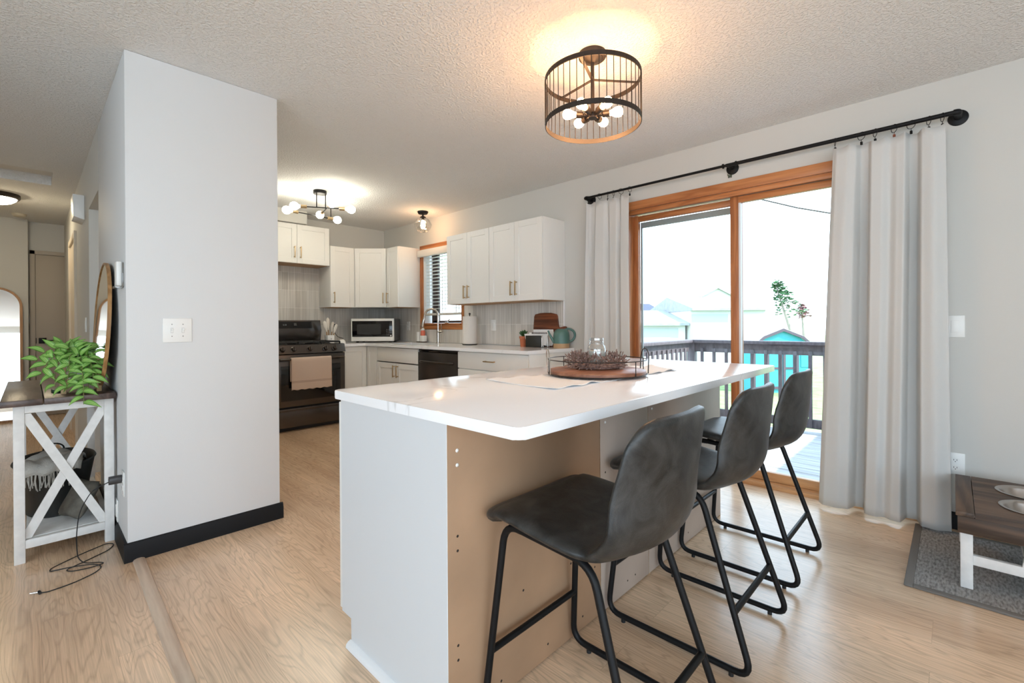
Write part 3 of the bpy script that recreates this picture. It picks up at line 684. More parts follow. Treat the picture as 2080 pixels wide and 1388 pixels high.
# worktop (L) with sink cut-out
mb = MB(); CX = 2.805; SY0, SY1, SX0, SX1 = 4.20, 4.86, 2.92, 3.28; e = 0.003
for a in ((CX, XR-0.009, 2.512, SY0), (CX, SX0, SY0, SY1), (SX1, XR-0.009, SY0, SY1), (CX, XR-0.009, SY1, YB-0.009), (2.503, CX, BY-0.022, YB-0.009)):
    mb.box(a[0], a[1], a[2], a[3], ZC-0.03, ZC)
bmesh.ops.remove_doubles(mb.bm, verts=mb.bm.verts, dist=1e-5)
tag(mb.build('kitchen_countertop', M['quartz'], smooth=False), 'long L-shaped pale quartz worktop along the kitchen walls', 'countertop')
t = thing('kitchen_sink', 'undermount sink basin set into the worktop under the window', 'sink', (3.1, 4.53, 0.69))
mb = MB()
mb.box(SX0-0.01, SX0, SY0-0.01, SY1+0.01, 0.70, ZC-0.031); mb.box(SX1, SX1+0.01, SY0-0.01, SY1+0.01, 0.70, ZC-0.031)
mb.box(SX0, SX1, SY0-0.01, SY0, 0.70, ZC-0.031); mb.box(SX0, SX1, SY1, SY1+0.01, 0.70, ZC-0.031); mb.box(SX0-0.01, SX1+0.01, SY0-0.01, SY1+0.01, 0.69, 0.70)
mb.build('basin', M['steel'], t, smooth=False)
MB().cyl((3.1, 4.53, 0.70), (3.1, 4.53, 0.704), 0.045).build('drain', M['iron'], t)

# dishwasher
t = thing('dishwasher', 'black stainless dishwasher between the sink cabinet and the drawers', 'dishwasher', (3.1, 3.766, 0))
MB().box(BX+0.03, XR-0.02, 3.446, 4.086, 0.10, ZC-0.033).build('body', M['iron'], t)
d = MB().box(BX-0.004, BX+0.028, 3.446, 4.086, 0.11, 0.835, 0.004).build('door', M['blackss'], t)
MB().box(BX+0.006, BX+0.028, 3.446, 4.086, 0.838, 0.862, 0.003).build('control_strip', M['blackglass'], t)
hb = [(BX-0.002, 3.50, 0.742), (BX-0.035, 3.53, 0.742), (BX-0.043, 3.766, 0.742), (BX-0.035, 4.00, 0.742), (BX-0.002, 4.03, 0.742)]
MB().tube(fillet(hb, 0.05, 5), 0.012, 10).build('handle', M['blackss'], d)
MB().box(BX+0.06, BX+0.08, 3.446, 4.086, 0.0, 0.105).build('toe_panel', M['iron'], t)

# ------------------------------------------------------------------ range
RX0, RX1, RY = 1.742, 2.498, 5.05
t = thing('range', 'black stainless gas range against the back wall with a towel on its door', 'stove', (2.12, 5.4, 0))
mb = MB(); mb.box(RX0+0.004, RX1-0.004, RY+0.035, YB-0.03, 0.02, 0.895); mb.box(RX0+0.03, RX1-0.03, RY+0.06, YB-0.06, 0, 0.02); mb.build('body', M['iron'], t)
MB().box(RX0, RX1, RY+0.02, YB-0.10, 0.893, 0.915, 0.004).build('cooktop', M['blackglass'], t)
for gx0, gx1 in ((RX0+0.02, RX0+0.255), (RX0+0.262, RX1-0.262), (RX1-0.255, RX1-0.02)):
    g = MB(); y0, y1 = RY+0.06, YB-0.15
    for x in (gx0+0.01, gx1-0.01): g.box(x-0.006, x+0.006, y0, y1, 0.928, 0.943, 0.002)
    for y in (y0+0.006, y1-0.006, (y0+y1)/2): g.box(gx0+0.01, gx1-0.01, y-0.006, y+0.006, 0.928, 0.943, 0.002)
    for y in (y0*0.75+y1*0.25, y0*0.25+y1*0.75): g.box(gx0+0.02, gx1-0.02, y-0.005, y+0.005, 0.930, 0.945, 0.002)
    g.box((gx0+gx1)/2-0.005, (gx0+gx1)/2+0.005, y0+0.02, y1-0.02, 0.930, 0.945, 0.002)
    for x in (gx0+0.01, gx1-0.01):
        for y in (y0+0.006, y1-0.006): g.box(x-0.007, x+0.007, y-0.007, y+0.007, 0.913, 0.93)
    g.build('burner_grate', M['iron'], t)
for bx, by in ((RX0+0.14, RY+0.17), (RX0+0.14, RY+0.42), (RX1-0.14, RY+0.17), (RX1-0.14, RY+0.42), ((RX0+RX1)/2, RY+0.30)):
    MB().lathe([(0, 0.927), (0.035, 0.926), (0.04, 0.920), (0.045, 0.914), (0, 0.914)], (bx, by), 20).build('burner', M['iron'], t)
cp = MB().prism([(RY-0.022, 0.822), (RY+0.035, 0.820), (RY+0.035, 0.913), (RY+0.006, 0.911)], 'x', RX0, RX1, 0.003).build('control_panel', M['blackss'], t)
for kx in (1.811, 1.925, 2.095, 2.268, 2.375):
    k = MB(); k.M = Matrix.Translation((kx, RY-0.008, 0.866)) @ Matrix.Rotation(math.radians(90-17), 4, 'X')
    k.lathe([(0, 0.034), (0.019, 0.033), (0.023, 0.026), (0.025, 0.006), (0.029, 0.004), (0.029, -0.004), (0, -0.004)], (0, 0), 24); k.box(-0.0055, 0.0055, -0.022, 0.022, 0.03, 0.044, 0.003)
    k.build('knob', M['blackss'], cp)
od = MB().box(RX0+0.002, RX1-0.002, RY-0.005, RY+0.034, 0.262, 0.812, 0.004).build('oven_door', M['blackss'], t)
MB().box(RX0+0.055, RX1-0.055, RY-0.007, RY, 0.325, 0.695, 0.002).build('oven_window', M['blackglass'], od)
MB().tube([(RX0+0.03, RY-0.05, 0.765), (RX1-0.03, RY-0.05, 0.765)], 0.0125, 14).build('handle', M['blackss'], od)
mb = MB()
for x in (RX0+0.055, RX1-0.055): mb.box(x-0.012, x+0.012, RY-0.05, RY-0.003, 0.755, 0.775, 0.003)
mb.build('handle_bracket', M['blackss'], od)
dr = MB().box(RX0+0.002, RX1-0.002, RY-0.005, RY+0.034, 0.045, 0.245, 0.004).build('drawer', M['blackss'], t)
MB().box(RX0+0.01, RX1-0.01, RY-0.012, RY, 0.215, 0.245, 0.003).build('drawer_lip', M['blackss'], dr)
bgd = MB().prism([(5.655, 1.06), (5.69, 0.913), (YB-0.03, 0.913), (YB-0.03, 1.180), (5.69, 1.183)], 'x', RX0, RX1, 0.004).build('backguard', M['blackss'], t)
mb = MB(); mb.prism([(5.657, 1.088), (5.680, 1.168), (5.70, 1.168), (5.70, 1.088)], 'x', RX0+0.05, RX1-0.115); mb.build('display', M['blackglass'], bgd)
mb = MB(); mb.prism([(5.6575, 1.118), (5.6665, 1.150), (5.67, 1.150), (5.67, 1.118)], 'x', 2.17, 2.20); mb.build('display_key', mat('key_grey', (0.05, 0.055, 0.055), 0.4), bgd)
def text(s, size, mx, m, parent, name, ext=0.0004):
    cu = bpy.data.curves.new(name, 'FONT'); cu.body = s; cu.size = size; cu.extrude = ext; cu.align_x = 'CENTER'; cu.align_y = 'CENTER'
    o = bpy.data.objects.new(name, cu); C.objects.link(o)
    dg = bpy.context.evaluated_depsgraph_get(); me = bpy.data.meshes.new_from_object(o.evaluated_get(dg)); bpy.data.objects.remove(o)
    q = bpy.data.objects.new(name, me); C.objects.link(q); me.materials.clear(); me.materials.append(m)
    me.transform(mx); me.transform(Matrix.Translation(-org(parent))); q.parent = parent
    return q
def facing(loc, n):     # text frame whose readable side looks along n
    z = Vector(n).normalized(); y = Vector((0, 0, 1)); x = y.cross(z).normalized(); y = z.cross(x)
    return Matrix(((x.x, y.x, z.x, loc[0]), (x.y, y.y, z.y, loc[1]), (x.z, y.z, z.z, loc[2]), (0, 0, 0, 1)))
M['glow_text'] = mat('panel_print', (0.35, 0.38, 0.38), 0.5)
text('5:10', 0.024, facing((2.065, 5.6635, 1.128), (0, -1, 0.28)), M['glow_text'], bgd, 'clock_digits')

# towel on the oven handle
rows = []; n = 26
for j in range(n+1):
    x = 1.880 + 0.430*j/n; w1 = 0.004*math.sin(j*0.9)+0.003*math.sin(j*0.37); r = []
    for yy, zz in ((-0.006, 0.53), (-0.004, 0.60), (-0.0020, 0.70), (-0.001, 0.765)): r.append((x, RY-0.028+yy*0.4, zz))
    for k in range(5):
        a = PI*k/4; r.append((x, RY-0.05+0.0165*math.cos(a), 0.766+0.0165*math.sin(a)))
    for zz in (0.74, 0.70, 0.65, 0.60, 0.55, 0.51, 0.48, 0.455, 0.444+0.004*math.sin(j*1.3)):
        r.append((x, RY-0.0675+w1*(0.766-zz)*3 - 0.004*(0.766-zz)*3, zz))
    rows.append(r)
def towel_mat():
    m, n, l, p = nmat('pink_beige_towel'); p.inputs['Roughness'].default_value = 0.95
    tc = n.new('ShaderNodeTexCoord'); sp = n.new('ShaderNodeSeparateXYZ'); l.new(tc.outputs['Object'], sp.inputs[0])
    r = n.new('ShaderNodeValToRGB'); r.color_ramp.interpolation = 'CONSTANT'; e = r.color_ramp.elements
    base, band = (0.58, 0.45, 0.36, 1), (0.40, 0.30, 0.23, 1)
    e[0].position = 0; e[0].color = base; e[1].position = 0.075; e[1].color = band
    q = e.new(0.084); q.color = base; q = e.new(0.088); q.color = band; q = e.new(0.096); q.color = base
    l.new(sp.outputs[2], r.inputs[0]); l.new(r.outputs[0], p.inputs['Base Color'])
    return m
tw = tag(MB().grid(rows).build('dish_towel', towel_mat(), ang=180), 'pinkish beige dish towel folded over the oven door handle', 'towel')
solid(tw, 0.004, 0)

# ------------------------------------------------------------------ things on the kitchen worktop
t = thing('microwave', 'white and black microwave in the corner of the worktop', 'microwave', (0, 0, 0))
x0, x1, y0, y1, z0, z1 = -0.268, 0.268, 0.0, 0.355, ZC+0.018, ZC+0.302
MB().box(x0+0.004, x1-0.004, y0+0.03, y1, z0+0.002, z1-0.002, 0.004).build('body', mat('microwave_case', (0.10, 0.10, 0.10), 0.4), t)
d = MB().box(x0, x1, y0, y0+0.03, z0, z1, 0.004).build('front_frame', M['plastic'], t)
MB().box(x0+0.014, x1-0.018, y0-0.002, y0+0.01, z0+0.055, z1-0.030, 0.001).build('door_glass', M['blackglass'], d)
MB().box(x0+0.075, x0+0.375, y0-0.003, y0, z0+0.085, z1-0.070).build('window_mesh', mat('mesh_grey', (0.035, 0.036, 0.037), 0.25), d)
MB().box(x1-0.098, x1-0.025, y0-0.005, y0+0.01, z0+0.012, z0+0.043, 0.004).build('door_button', M['plastic'], d)
mb = MB()
for a in range(3):
    for b in range(4): mb.box(x1-0.092+a*0.024, x1-0.078+a*0.024, y0-0.003, y0, z0+0.075+b*0.022, z0+0.084+b*0.022)
mb.build('keypad', mat('keypad_grey', (0.10, 0.10, 0.10), 0.4), d)
MB().box(x1-0.045, x1-0.028, y0-0.0035, y0, z0+0.062, z0+0.075).build('start_key', M['plastic'], d)
mb = MB()
for xx in (x0+0.06, x1-0.06):
    for yy in (y0+0.06, y1-0.05): mb.cyl((xx, yy, ZC), (xx, yy, z0+0.004), 0.016, seg=10)
mb.build('foot', M['black_rubber'], t)
t.location = (2.976, 5.278, 0); t.rotation_euler = (0, 0, math.radians(-46.2))
# utensil crock and its tools
cx, cy = 2.535, 5.52
t = thing('utensil_crock', 'small square white crock of kitchen tools between range and microwave', 'crock', (cx, cy, ZC))
mb = MB(); w = 0.042; h = 0.10
mb.box(cx-w, cx+w, cy-w, cy-w+0.006, ZC, ZC+h, 0.002); mb.box(cx-w, cx+w, cy+w-0.006, cy+w, ZC, ZC+h, 0.002); mb.box(cx-w, cx-w+0.006, cy-w+0.005, cy+w-0.005, ZC, ZC+h, 0.002); mb.box(cx+w-0.006, cx+w, cy-w+0.005, cy+w-0.005, ZC, ZC+h, 0.002); mb.box(cx-w+0.004, cx+w-0.004, cy-w+0.004, cy+w-0.004, ZC, ZC+0.01)
b = mb.build('pot', M['plastic'], t)
mb = MB(); mb.M = Matrix.Translation((cx+0.003, cy-w-0.001, ZC+0.055)) @ Matrix.Rotation(PI/2, 4, 'X'); mb.lathe([(0, 0.0008), (0.009, 0.0008), (0.009, -0.0008), (0, -0.0008)], seg=20); mb.build('emblem', mat('crock_print', (0.5, 0.5, 0.52), 0.5), b)
M['tool_wood'] = wood('tool_wood', (0.30, 0.16, 0.06), (0.45, 0.26, 0.11), 'Z', 0.5)
M['silicone'] = mat('cream_silicone', (0.74, 0.70, 0.63), 0.5)
tools = [((-0.018, -0.012), (-0.075, -0.03), 0.275, 0.024, 'white spatula leaning left out of the square crock'), ((0.0, 0.015), (-0.012, 0.02), 0.315, 0.020, 'tallest white spoon standing at the back of the square crock'),
         ((0.014, 0.0), (0.045, 0.0), 0.265, 0.017, 'white kitchen brush leaning right in the square crock'), ((0.020, -0.015), (0.075, -0.03), 0.235, 0.020, 'short white turner leaning farthest right in the square crock')]
for (a, b_), (c2, d2), h, hw, lab in tools:
    tt = thing('kitchen_tool', lab, 'utensil', (cx+a, cy+b_, ZC+0.012), 'white kitchen tools in the crock')
    p0 = Vector((cx+a, cy+b_, ZC+0.012)); p1 = Vector((cx+c2, cy+d2, ZC+h)); dd = (p1-p0)
    MB().cyl(p0, p0+dd*0.55, 0.0055, seg=8).build('handle', M['tool_wood'], tt)
    mb = MB(); n = 8; rows = []
    side = Vector((1, 0, 0)); fr_ = dd.normalized().cross(side).normalized()
    for i in range(n+1):
        u = i/n; q = p0+dd*(0.5+0.5*u); ww = hw*(0.25+0.75*math.sin(min(1, u*1.7)*PI/2))*(1 if u < 0.9 else math.sqrt(max(0.05, 1-((u-0.9)/0.1)**2)))
        rows.append([q + side*ww*math.cos(k*PI/4) + fr_*0.006*math.sin(k*PI/4) for k in range(8)])
    mb.grid(rows, True); mb.bm.faces.new([v for v in mb.bm.verts][-8:]); mb.build('head', M['silicone'], tt, ang=60)
t = tag(MB().lathe([(0, 0.052), (0.018, 0.050), (0.032, 0.040), (0.040, 0.022), (0.043, 0.006), (0.046, 0.0), (0, 0.0)], (2.578, 5.285), 28).build('domed_ornament', M['plastic']), 'small white domed dish between the crock and the microwave', 'ornament')
t.location.z = ZC
# faucet
fx, fy = 3.345, 4.415
t = thing('kitchen_faucet', 'tall brushed nickel arched faucet at the sink', 'faucet', (fx, fy, ZC))
mb = MB(); mb.lathe([(0, ZC), (0.026, ZC), (0.026, ZC+0.006), (0.018, ZC+0.012), (0.0175, ZC+0.16), (0, ZC+0.162)], (fx, fy), 24); mb.build('body', M['nickel'], t)
dx, dy = -0.55, 0.84          # the arch points over the basin and away from the viewer
R_ = 0.082; pts = [(fx, fy, ZC+0.16), (fx, fy, ZC+0.325)]
for k in range(1, 13):
    a = PI*k/12*0.92; o_ = R_*(1-math.cos(a)); pts.append((fx+dx*o_, fy+dy*o_, ZC+0.325+R_*math.sin(a)))
ex = Vector(pts[-1]); dr_ = Vector((dx*0.24, dy*0.24, -1)).normalized(); pts.append(ex+dr_*0.05)
MB().tube(pts, 0.0125, 14).build('spout', M['nickel'], t)
e0 = ex+dr_*0.05; MB().tube([e0, e0+dr_*0.02, e0+dr_*0.10, e0+dr_*0.115], [0.0135, 0.017, 0.0195, 0.016], 16).build('spray_head', M['nickel'], t)
h = MB(); h.cyl((fx, fy, ZC+0.135), (fx+0.02, fy-0.055, ZC+0.135), 0.017, seg=16); h.cyl((fx+0.018, fy-0.045, ZC+0.145), (fx+0.005, fy-0.05, ZC+0.225), 0.005, seg=8); h.build('lever_handle', M['nickel'], t)
# soap caddy and bottle
sx, sy = 3.385, 4.80
t = thing('soap_caddy', 'white ceramic caddy left of the faucet with an orange soap bottle in it', 'soap caddy', (sx, sy, ZC))
mb = MB(); mb.prism(roundrect(sx-0.038, sx+0.038, sy-0.075, sy+0.085, 0.03), 'z', ZC, ZC+0.014, 0.003); mb.build('tray', mat('caddy_dark', (0.10, 0.09, 0.08), 0.5), t)
mb = MB(); mb.prism(roundrect(sx-0.034, sx+0.034, sy-0.070, sy+0.012, 0.02), 'z', ZC+0.012, ZC+0.085, 0.004); mb.prism(roundrect(sx-0.034, sx+0.030, sy+0.026, sy+0.080, 0.02), 'z', ZC+0.012, ZC+0.13, 0.004); mb.build('holder', M['plastic'], t)
t = thing('soap_bottle', 'orange dish soap bottle with white cap standing in the ceramic caddy', 'bottle', (sx, sy-0.015, ZC+0.085))
MB().lathe([(0, ZC+0.0855), (0.026, ZC+0.0855), (0.029, ZC+0.095), (0.028, ZC+0.135), (0.020, ZC+0.150), (0, ZC+0.151)], (sx, sy-0.022), 22).build('bottle', mat('orange_soap', (0.70, 0.16, 0.09), 0.3), t)
MB().lathe([(0, ZC+0.151), (0.022, ZC+0.151), (0.024, ZC+0.165), (0.012, ZC+0.178), (0, ZC+0.18)], (sx, sy-0.022), 22).build('cap', M['plastic'], t)
# paper towel
px_, py_ = 3.305, 3.80
t = thing('paper_towel_holder', 'dark upright paper towel stand on the worktop under the cabinets', 'paper towel holder', (px_, py_, ZC))
mb = MB(); mb.lathe([(0, ZC), (0.080, ZC), (0.083, ZC+0.004), (0.083, ZC+0.009), (0, ZC+0.009)], (px_, py_), 32); mb.build('base', M['black_metal'], t)
mb = MB(); mb.cyl((px_, py_, ZC+0.008), (px_, py_, ZC+0.335), 0.006, seg=10); mb.ball((px_, py_, ZC+0.335), 0.012); mb.build('rod', M['bronze'], t)
r_ = MB().lathe([(0.020, ZC+0.010), (0.076, ZC+0.010), (0.0775, ZC+0.014), (0.0775, ZC+0.304), (0.076, ZC+0.308), (0.020, ZC+0.308)], (px_, py_), 40, close=True).build('paper_towel_roll', mat('paper_towel', (0.74, 0.70, 0.65), 0.95, bump=0.25, bscale=90))
tag(r_, 'large cream paper towel roll on an upright stand', 'paper towels')
# outlets and switches
def plate(name, label, cat, mx, w, h, kind, group=None):
    t = thing(name, label, cat, mx.translation, group)
    p = MB(mx).box(-w/2, w/2, 0, 0.006, -h/2, h/2, 0.003).build('plate', M['plastic'], t)
    mb = MB(mx)
    if kind == 'rocker': mb.box(-0.017, 0.017, 0.005, 0.009, -0.033, 0.033, 0.002)
    elif kind == 'outlet':
        for v in (-0.02, 0.02): mb.prism([(a, b+v) for a, b in roundrect(-0.017, 0.017, -0.014, 0.014, 0.008)], 'y', 0.004, 0.0085)
    elif kind == 'toggle':
        for u in (-0.023, 0.023): mb.box(u-0.0045, u+0.0045, 0.005, 0.007, -0.012, 0.012); mb.box(u-0.004, u+0.004, 0.006, 0.020, 0.000, 0.008, 0.002)
    mb.build({'rocker': 'rocker', 'outlet': 'socket', 'toggle': 'toggle'}[kind], M['plastic'], p)
    mb = MB(mx)
    if kind == 'outlet':
        for v in (-0.02, 0.02):
            for u in (-0.006, 0.006): mb.box(u-0.001, u+0.001, 0.0084, 0.0088, v-0.002, v+0.006)
            mb.ball((0, 0.0085, v-0.007), 0.0022, (1, 0.3, 1), 8)
        mb.build('slot', M['hole'], p)
    elif kind == 'toggle':
        for u in (-0.023, 0.023):
            mb.box(u-0.0052, u+0.0052, 0.0055, 0.0064, -0.013, 0.013)
            for v in (-0.03, 0.03): mb.ball((u, 0.006, v), 0.003, (1, 0.4, 1), 8)
        mb.build('slot', mat('slot_grey', (0.35, 0.35, 0.35), 0.5), p)
    return t
plate('wall_outlet', 'white outlet plate on the backsplash right of the paper towels', 'outlet', frame((XR-0.008, 3.57, 1.11), (-1, 0, 0)), 0.075, 0.118, 'rocker')
plate('wall_outlet', 'white outlet on the backsplash between microwave and window', 'outlet', frame((XR-0.008, 5.18, 1.105), (-1, 0, 0)), 0.070, 0.115, 'outlet')
t = plate('wall_outlet', 'outlet on the backsplash partly hidden by the microwave edge', 'outlet', frame((2.70, YB-0.008, 1.10), (0, -1, 0)), 0.070, 0.115, 'outlet')
pl = MB().box(2.685, 2.715, YB-0.055, YB-0.0145, 1.10, 1.135, 0.004); pl.tube(fillet([(2.70, YB-0.05, 1.102), (2.70, YB-0.05, 1.03), (2.74, YB-0.06, 0.97), (2.80, YB-0.09, 0.95)], 0.03, 5), 0.004, 8)
tag(pl.build('power_plug', M['black_rubber']), 'black plug and cord in the outlet beside the microwave', 'plug')
plate('light_switch', 'white double toggle switch plate on the bright partition wall', 'switch', frame((0.516, YP, 1.10), (0, -1, 0)), 0.122, 0.122, 'toggle')
plate('light_switch', 'white switch plate half behind the right curtain', 'switch', frame((XR, -0.005, 1.093), (-1, 0, 0)), 0.075, 0.118, 'rocker')
plate('wall_outlet', 'white outlet low on the wall behind the pet feeder', 'outlet', frame((XR, -0.003, 0.352), (-1, 0, 0)), 0.075, 0.118, 'outlet')
plate('wall_outlet', 'white outlet on the hall wall that holds the black charger', 'outlet', frame((XH, 2.945, 0.352), (-1, 0, 0)), 0.075, 0.118, 'outlet')
plate('wall_outlet', 'white plate low on the hall wall behind the console leg', 'outlet', frame((XH, 3.19, 0.155), (-1, 0, 0)), 0.070, 0.115, 'rocker')
plate('light_switch', 'small white switch on the hall wall beyond the round mirror', 'switch', frame((XH, 5.05, 1.137), (-1, 0, 0)), 0.075, 0.118, 'rocker')

# cutting board, succulent, mail rack, watering can at the right end of the worktop
t = tag(MB(frame((XR-0.0085, 2.84, ZC), (-1, 0, 0.0))).prism([(-0.155, 0.0), (0.16, 0.0), (0.150, 0.150), (0.138, 0.295), (0.125, 0.315), (0.06, 0.326), (0.0, 0.328), (-0.07, 0.326), (-0.135, 0.312), (-0.146, 0.295), (-0.157, 0.195), (-0.165, 0.183), (-0.19, 0.186), (-0.225, 0.198), (-0.245, 0.197), (-0.252, 0.185), (-0.245, 0.172), (-0.20, 0.158), (-0.168, 0.150), (-0.160, 0.140)], 'y', 0, 0.018, 0.003).build('cutting_board', wood('walnut_board', (0.085, 0.022, 0.010), (0.24, 0.075, 0.032), 'Y', 0.35, 1.0, 7)),
        'dark walnut cutting board with a side handle leaning on the backsplash', 'cutting board')
qx, qy = 3.330, 3.035
t = thing('potted_succulent', 'small succulent in a terracotta pot left of the mail rack', 'plant', (qx, qy, ZC))
MB().lathe([(0, ZC), (0.030, ZC), (0.036, ZC+0.08), (0.041, ZC+0.082), (0.042, ZC+0.102), (0.036, ZC+0.102), (0.034, ZC+0.092), (0, ZC+0.092)], (qx, qy), 28).build('pot', mat('terracotta', (0.52, 0.16, 0.07), 0.7), t)
mb = MB()
for k in range(16):
    a = k*2.4; ti = 0.15+0.75*(k/16); L = 0.06+0.02*rnd.random()
    R3 = Matrix.Rotation(a, 4, 'Z') @ Matrix.Rotation(ti, 4, 'Y')
    mb.ball((Vector((qx, qy, ZC+0.10)) + R3 @ Vector((0, 0, L*0.45))), L*0.5, (0.26, 0.14, 1.0), 8, R3)
mb.build('leaves', mat('succulent_green', (0.035, 0.11, 0.03), 0.45), t)
mxm = frame((3.335, 2.862, ZC), (-0.94, -0.34, 0))
t = thing('mail_rack', 'black wire mail rack holding papers beside the teal watering can', 'mail rack', (3.335, 2.862, ZC))
mb = MB(mxm); mb.box(-0.06, 0.10, 0.045, 0.049, 0.008, 0.112, 0.001); mb.box(-0.06, 0.10, -0.05, 0.049, 0.004, 0.010); mb.box(-0.10, 0.06, -0.06, -0.056, 0.008, 0.14); mb.box(-0.08, 0.08, -0.005, -0.001, 0.008, 0.125)
mb.build('divider', mat('rack_black', (0.015, 0.014, 0.008), 0.5), t)
mb = MB(mxm)
for u in (-0.064, -0.12): mb.tube(fillet([(u, 0.05, 0.004), (u, 0.05, 0.10), (u, 0.03, 0.118), (u, 0.01, 0.10), (u, 0.01, 0.004)], 0.012, 4), 0.0022, 6)
mb.build('wire', M['nickel'], t)
M['paper'] = mat('paper', (0.80, 0.79, 0.77), 0.8)
def sheet(label, y, pts, m='paper'):
    o = MB(mxm).prism(pts, 'y', y, y+0.002).build('paper_sheet', M[m], smooth=False); return tag(o, label, 'paper', 'papers in the mail rack')
sheet('white envelope in front slot of the mail rack, tallest at its left', 0.034, [(0.118, 0.128), (-0.07, 0.120), (-0.066, 0.012), (0.09, 0.012)])
sheet('torn notebook page hanging over the middle of the mail rack', 0.018, [(0.075, 0.14), (-0.115, 0.148), (-0.118, 0.09), (-0.095, 0.02), (0.07, 0.014)])
sheet('large white sheet standing at the back of the mail rack', -0.03, [(0.05, 0.168), (-0.15, 0.168), (-0.165, 0.06), (-0.14, 0.014), (0.05, 0.014)])
mb = MB(mxm)
for k in range(12): mb.box(-0.105+k*0.013, -0.098+k*0.013, 0.0195, 0.024, 0.128, 0.142)
tag(mb.build('spiral_binding', M['hole']), 'black spiral binding strip on top of the notebook page', 'binding')
wx, wy = 3.358, 2.592
t = thing('watering_can', 'teal ceramic watering can with a tan base at the end of the worktop', 'watering can', (wx, wy, ZC))
rB = 0.074
MB().lathe([(0, ZC), (rB-0.003, ZC), (rB, ZC+0.003), (rB, ZC+0.042)], (wx, wy), 40).build('bare_base', mat('bare_clay', (0.45, 0.30, 0.17), 0.7), t)
MB().lathe([(rB, ZC+0.042), (rB, ZC+0.11), (rB-0.004, ZC+0.138), (rB-0.017, ZC+0.162), (rB-0.035, ZC+0.172), (0.030, ZC+0.175), (0.027, ZC+0.172), (0, ZC+0.170)], (wx, wy), 40).build('body', mat('teal_glaze', (0.085, 0.185, 0.165), 0.38), t)
sd_ = Vector((-0.70, 0.72, 0)); sp0 = Vector((wx, wy, ZC+0.055))+sd_*0.066
MB().tube([sp0, sp0+sd_*0.03+Vector((0, 0, 0.05)), sp0+sd_*0.055+Vector((0, 0, 0.105))], [0.016, 0.011, 0.008], 14).build('spout', mat('teal_glaze_spout', (0.085, 0.185, 0.165), 0.38), t)
hp = [Vector((wx, wy, 0))-sd_*o_+Vector((0, 0, ZC+z)) for o_, z in ((0.035, 0.168), (0.075, 0.178), (0.118, 0.150), (0.126, 0.11), (0.105, 0.07), (0.070, 0.058))]
MB().tube(fillet(hp, 0.03, 5), 0.010, 12).build('handle', mat('teal_glaze_handle', (0.085, 0.185, 0.165), 0.38), t)

# window blind
t = thing('window_blind', 'white slatted blind lowered most of the way over the kitchen window', 'blind', (XR-0.0, 4.48, WZ1))
mb = MB().box(XR-0.062, XR-0.006, WY0-0.01, WY1+0.052, 1.972, 2.056, 0.004); vl = mb.build('valance', mat('valance_cream', (0.76, 0.73, 0.68), 0.5), t)
ns = 16
for k in range(ns):
    z = 1.955-0.0425*k
    m2 = MB(Matrix.Translation((XR+0.032, 0, z)) @ Matrix.Rotation(math.radians(4), 4, 'Y'))
    m2.prism([(-0.022, 0), (0, 0.0025), (0.022, 0), (0.022, 0.0025), (0, 0.005), (-0.022, 0.0025)], 'y', WY0+0.016, WY1-0.016)
    m2.bm.verts.ensure_lookup_table()
    m2.build('slat', M['plastic'], t, smooth=False)
MB().box(XR+0.008, XR+0.056, WY0+0.016, WY1-0.016, 1.235, 1.263, 0.005).build('bottom_rail', mat('rail_beige', (0.62, 0.59, 0.53), 0.5), t)
mb = MB()
for y in (4.74, 4.48, 4.22):
    for x in (XR+0.009, XR+0.055): mb.box(x-0.0012, x+0.0012, y-0.005, y+0.005, 1.25, 1.97)
mb.build('ladder_tape', M['plastic'], t)
mb = MB().tube([(XR-0.01, 4.79, 1.98), (XR-0.012, 4.788, 1.35)], 0.003, 6); mb.build('wand', M['plastic'], t)

# ------------------------------------------------------------------ things on the island
def runner():
    A = [Vector((1.300, 1.396, 0)), Vector((2.345, 1.185, 0)), Vector((2.200, 0.985, 0)), Vector((1.268, 1.008, 0))]
    nu, nv = 70, 26; rows = []
    for i in range(nu+1):
        u = i/nu; r = []
        for j in range(nv+1):
            v = j/nv; p = A[0].lerp(A[1], u).lerp(A[3].lerp(A[2], u), v)
            ed = max(0, abs(v-0.5)*2-0.75)/0.25
            flat = max(0, 1-((p.x-1.765)**2+(p.y-1.163)**2)**0.5/0.24)
            z = ZT+0.002 + (0.0035*(1+math.sin(u*46+v*3)) * ed + 0.0012*(1+math.sin(u*25+v*9)))*(1 if flat <= 0 else 0.0)
            p = p + Vector((0, 0.006*math.sin(u*30)*ed*(1 if v > 0.5 else -1), 0))
            r.append((p.x, p.y, z))
        rows.append(r)
    o = MB().grid(rows).build('table_runner', stripe_mat('runner_cream', (0.92, 0.93, 0.93), (0.86, 0.87, 0.87), 38, 0, 0.95), ang=180)
    solid(o, 0.0016, 1.0)
    return o
tag(runner(), 'cream quilted table runner lying across the island under the tray', 'table runner')
TX, TY, TZ = 1.765, 1.163, ZT+0.0075
t = thing('serving_tray', 'round wooden serving tray with wire rail and two looped handles on the island', 'tray', (TX, TY, TZ))
MB().lathe([(0, TZ), (0.211, TZ), (0.215, TZ+0.003), (0.215, TZ+0.016), (0.211, TZ+0.019), (0, TZ+0.019)], (TX, TY), 64).build('board', wood('acacia', (0.22, 0.085, 0.045), (0.46, 0.22, 0.13), 'X', 0.42, 0.7, 4), t, ang=40)
def ring(z, r, cx, cy, n=64): return [(cx+r*math.cos(2*PI*k/n), cy+r*math.sin(2*PI*k/n), z) for k in range(n)]
MB().tube(ring(TZ+0.066, 0.218, TX, TY), 0.0022, 6, True).build('wire_rail', M['bronze'], t)
MB().tube(ring(TZ+0.003, 0.218, TX, TY), 0.0024, 6, True).build('base_wire', M['bronze'], t)
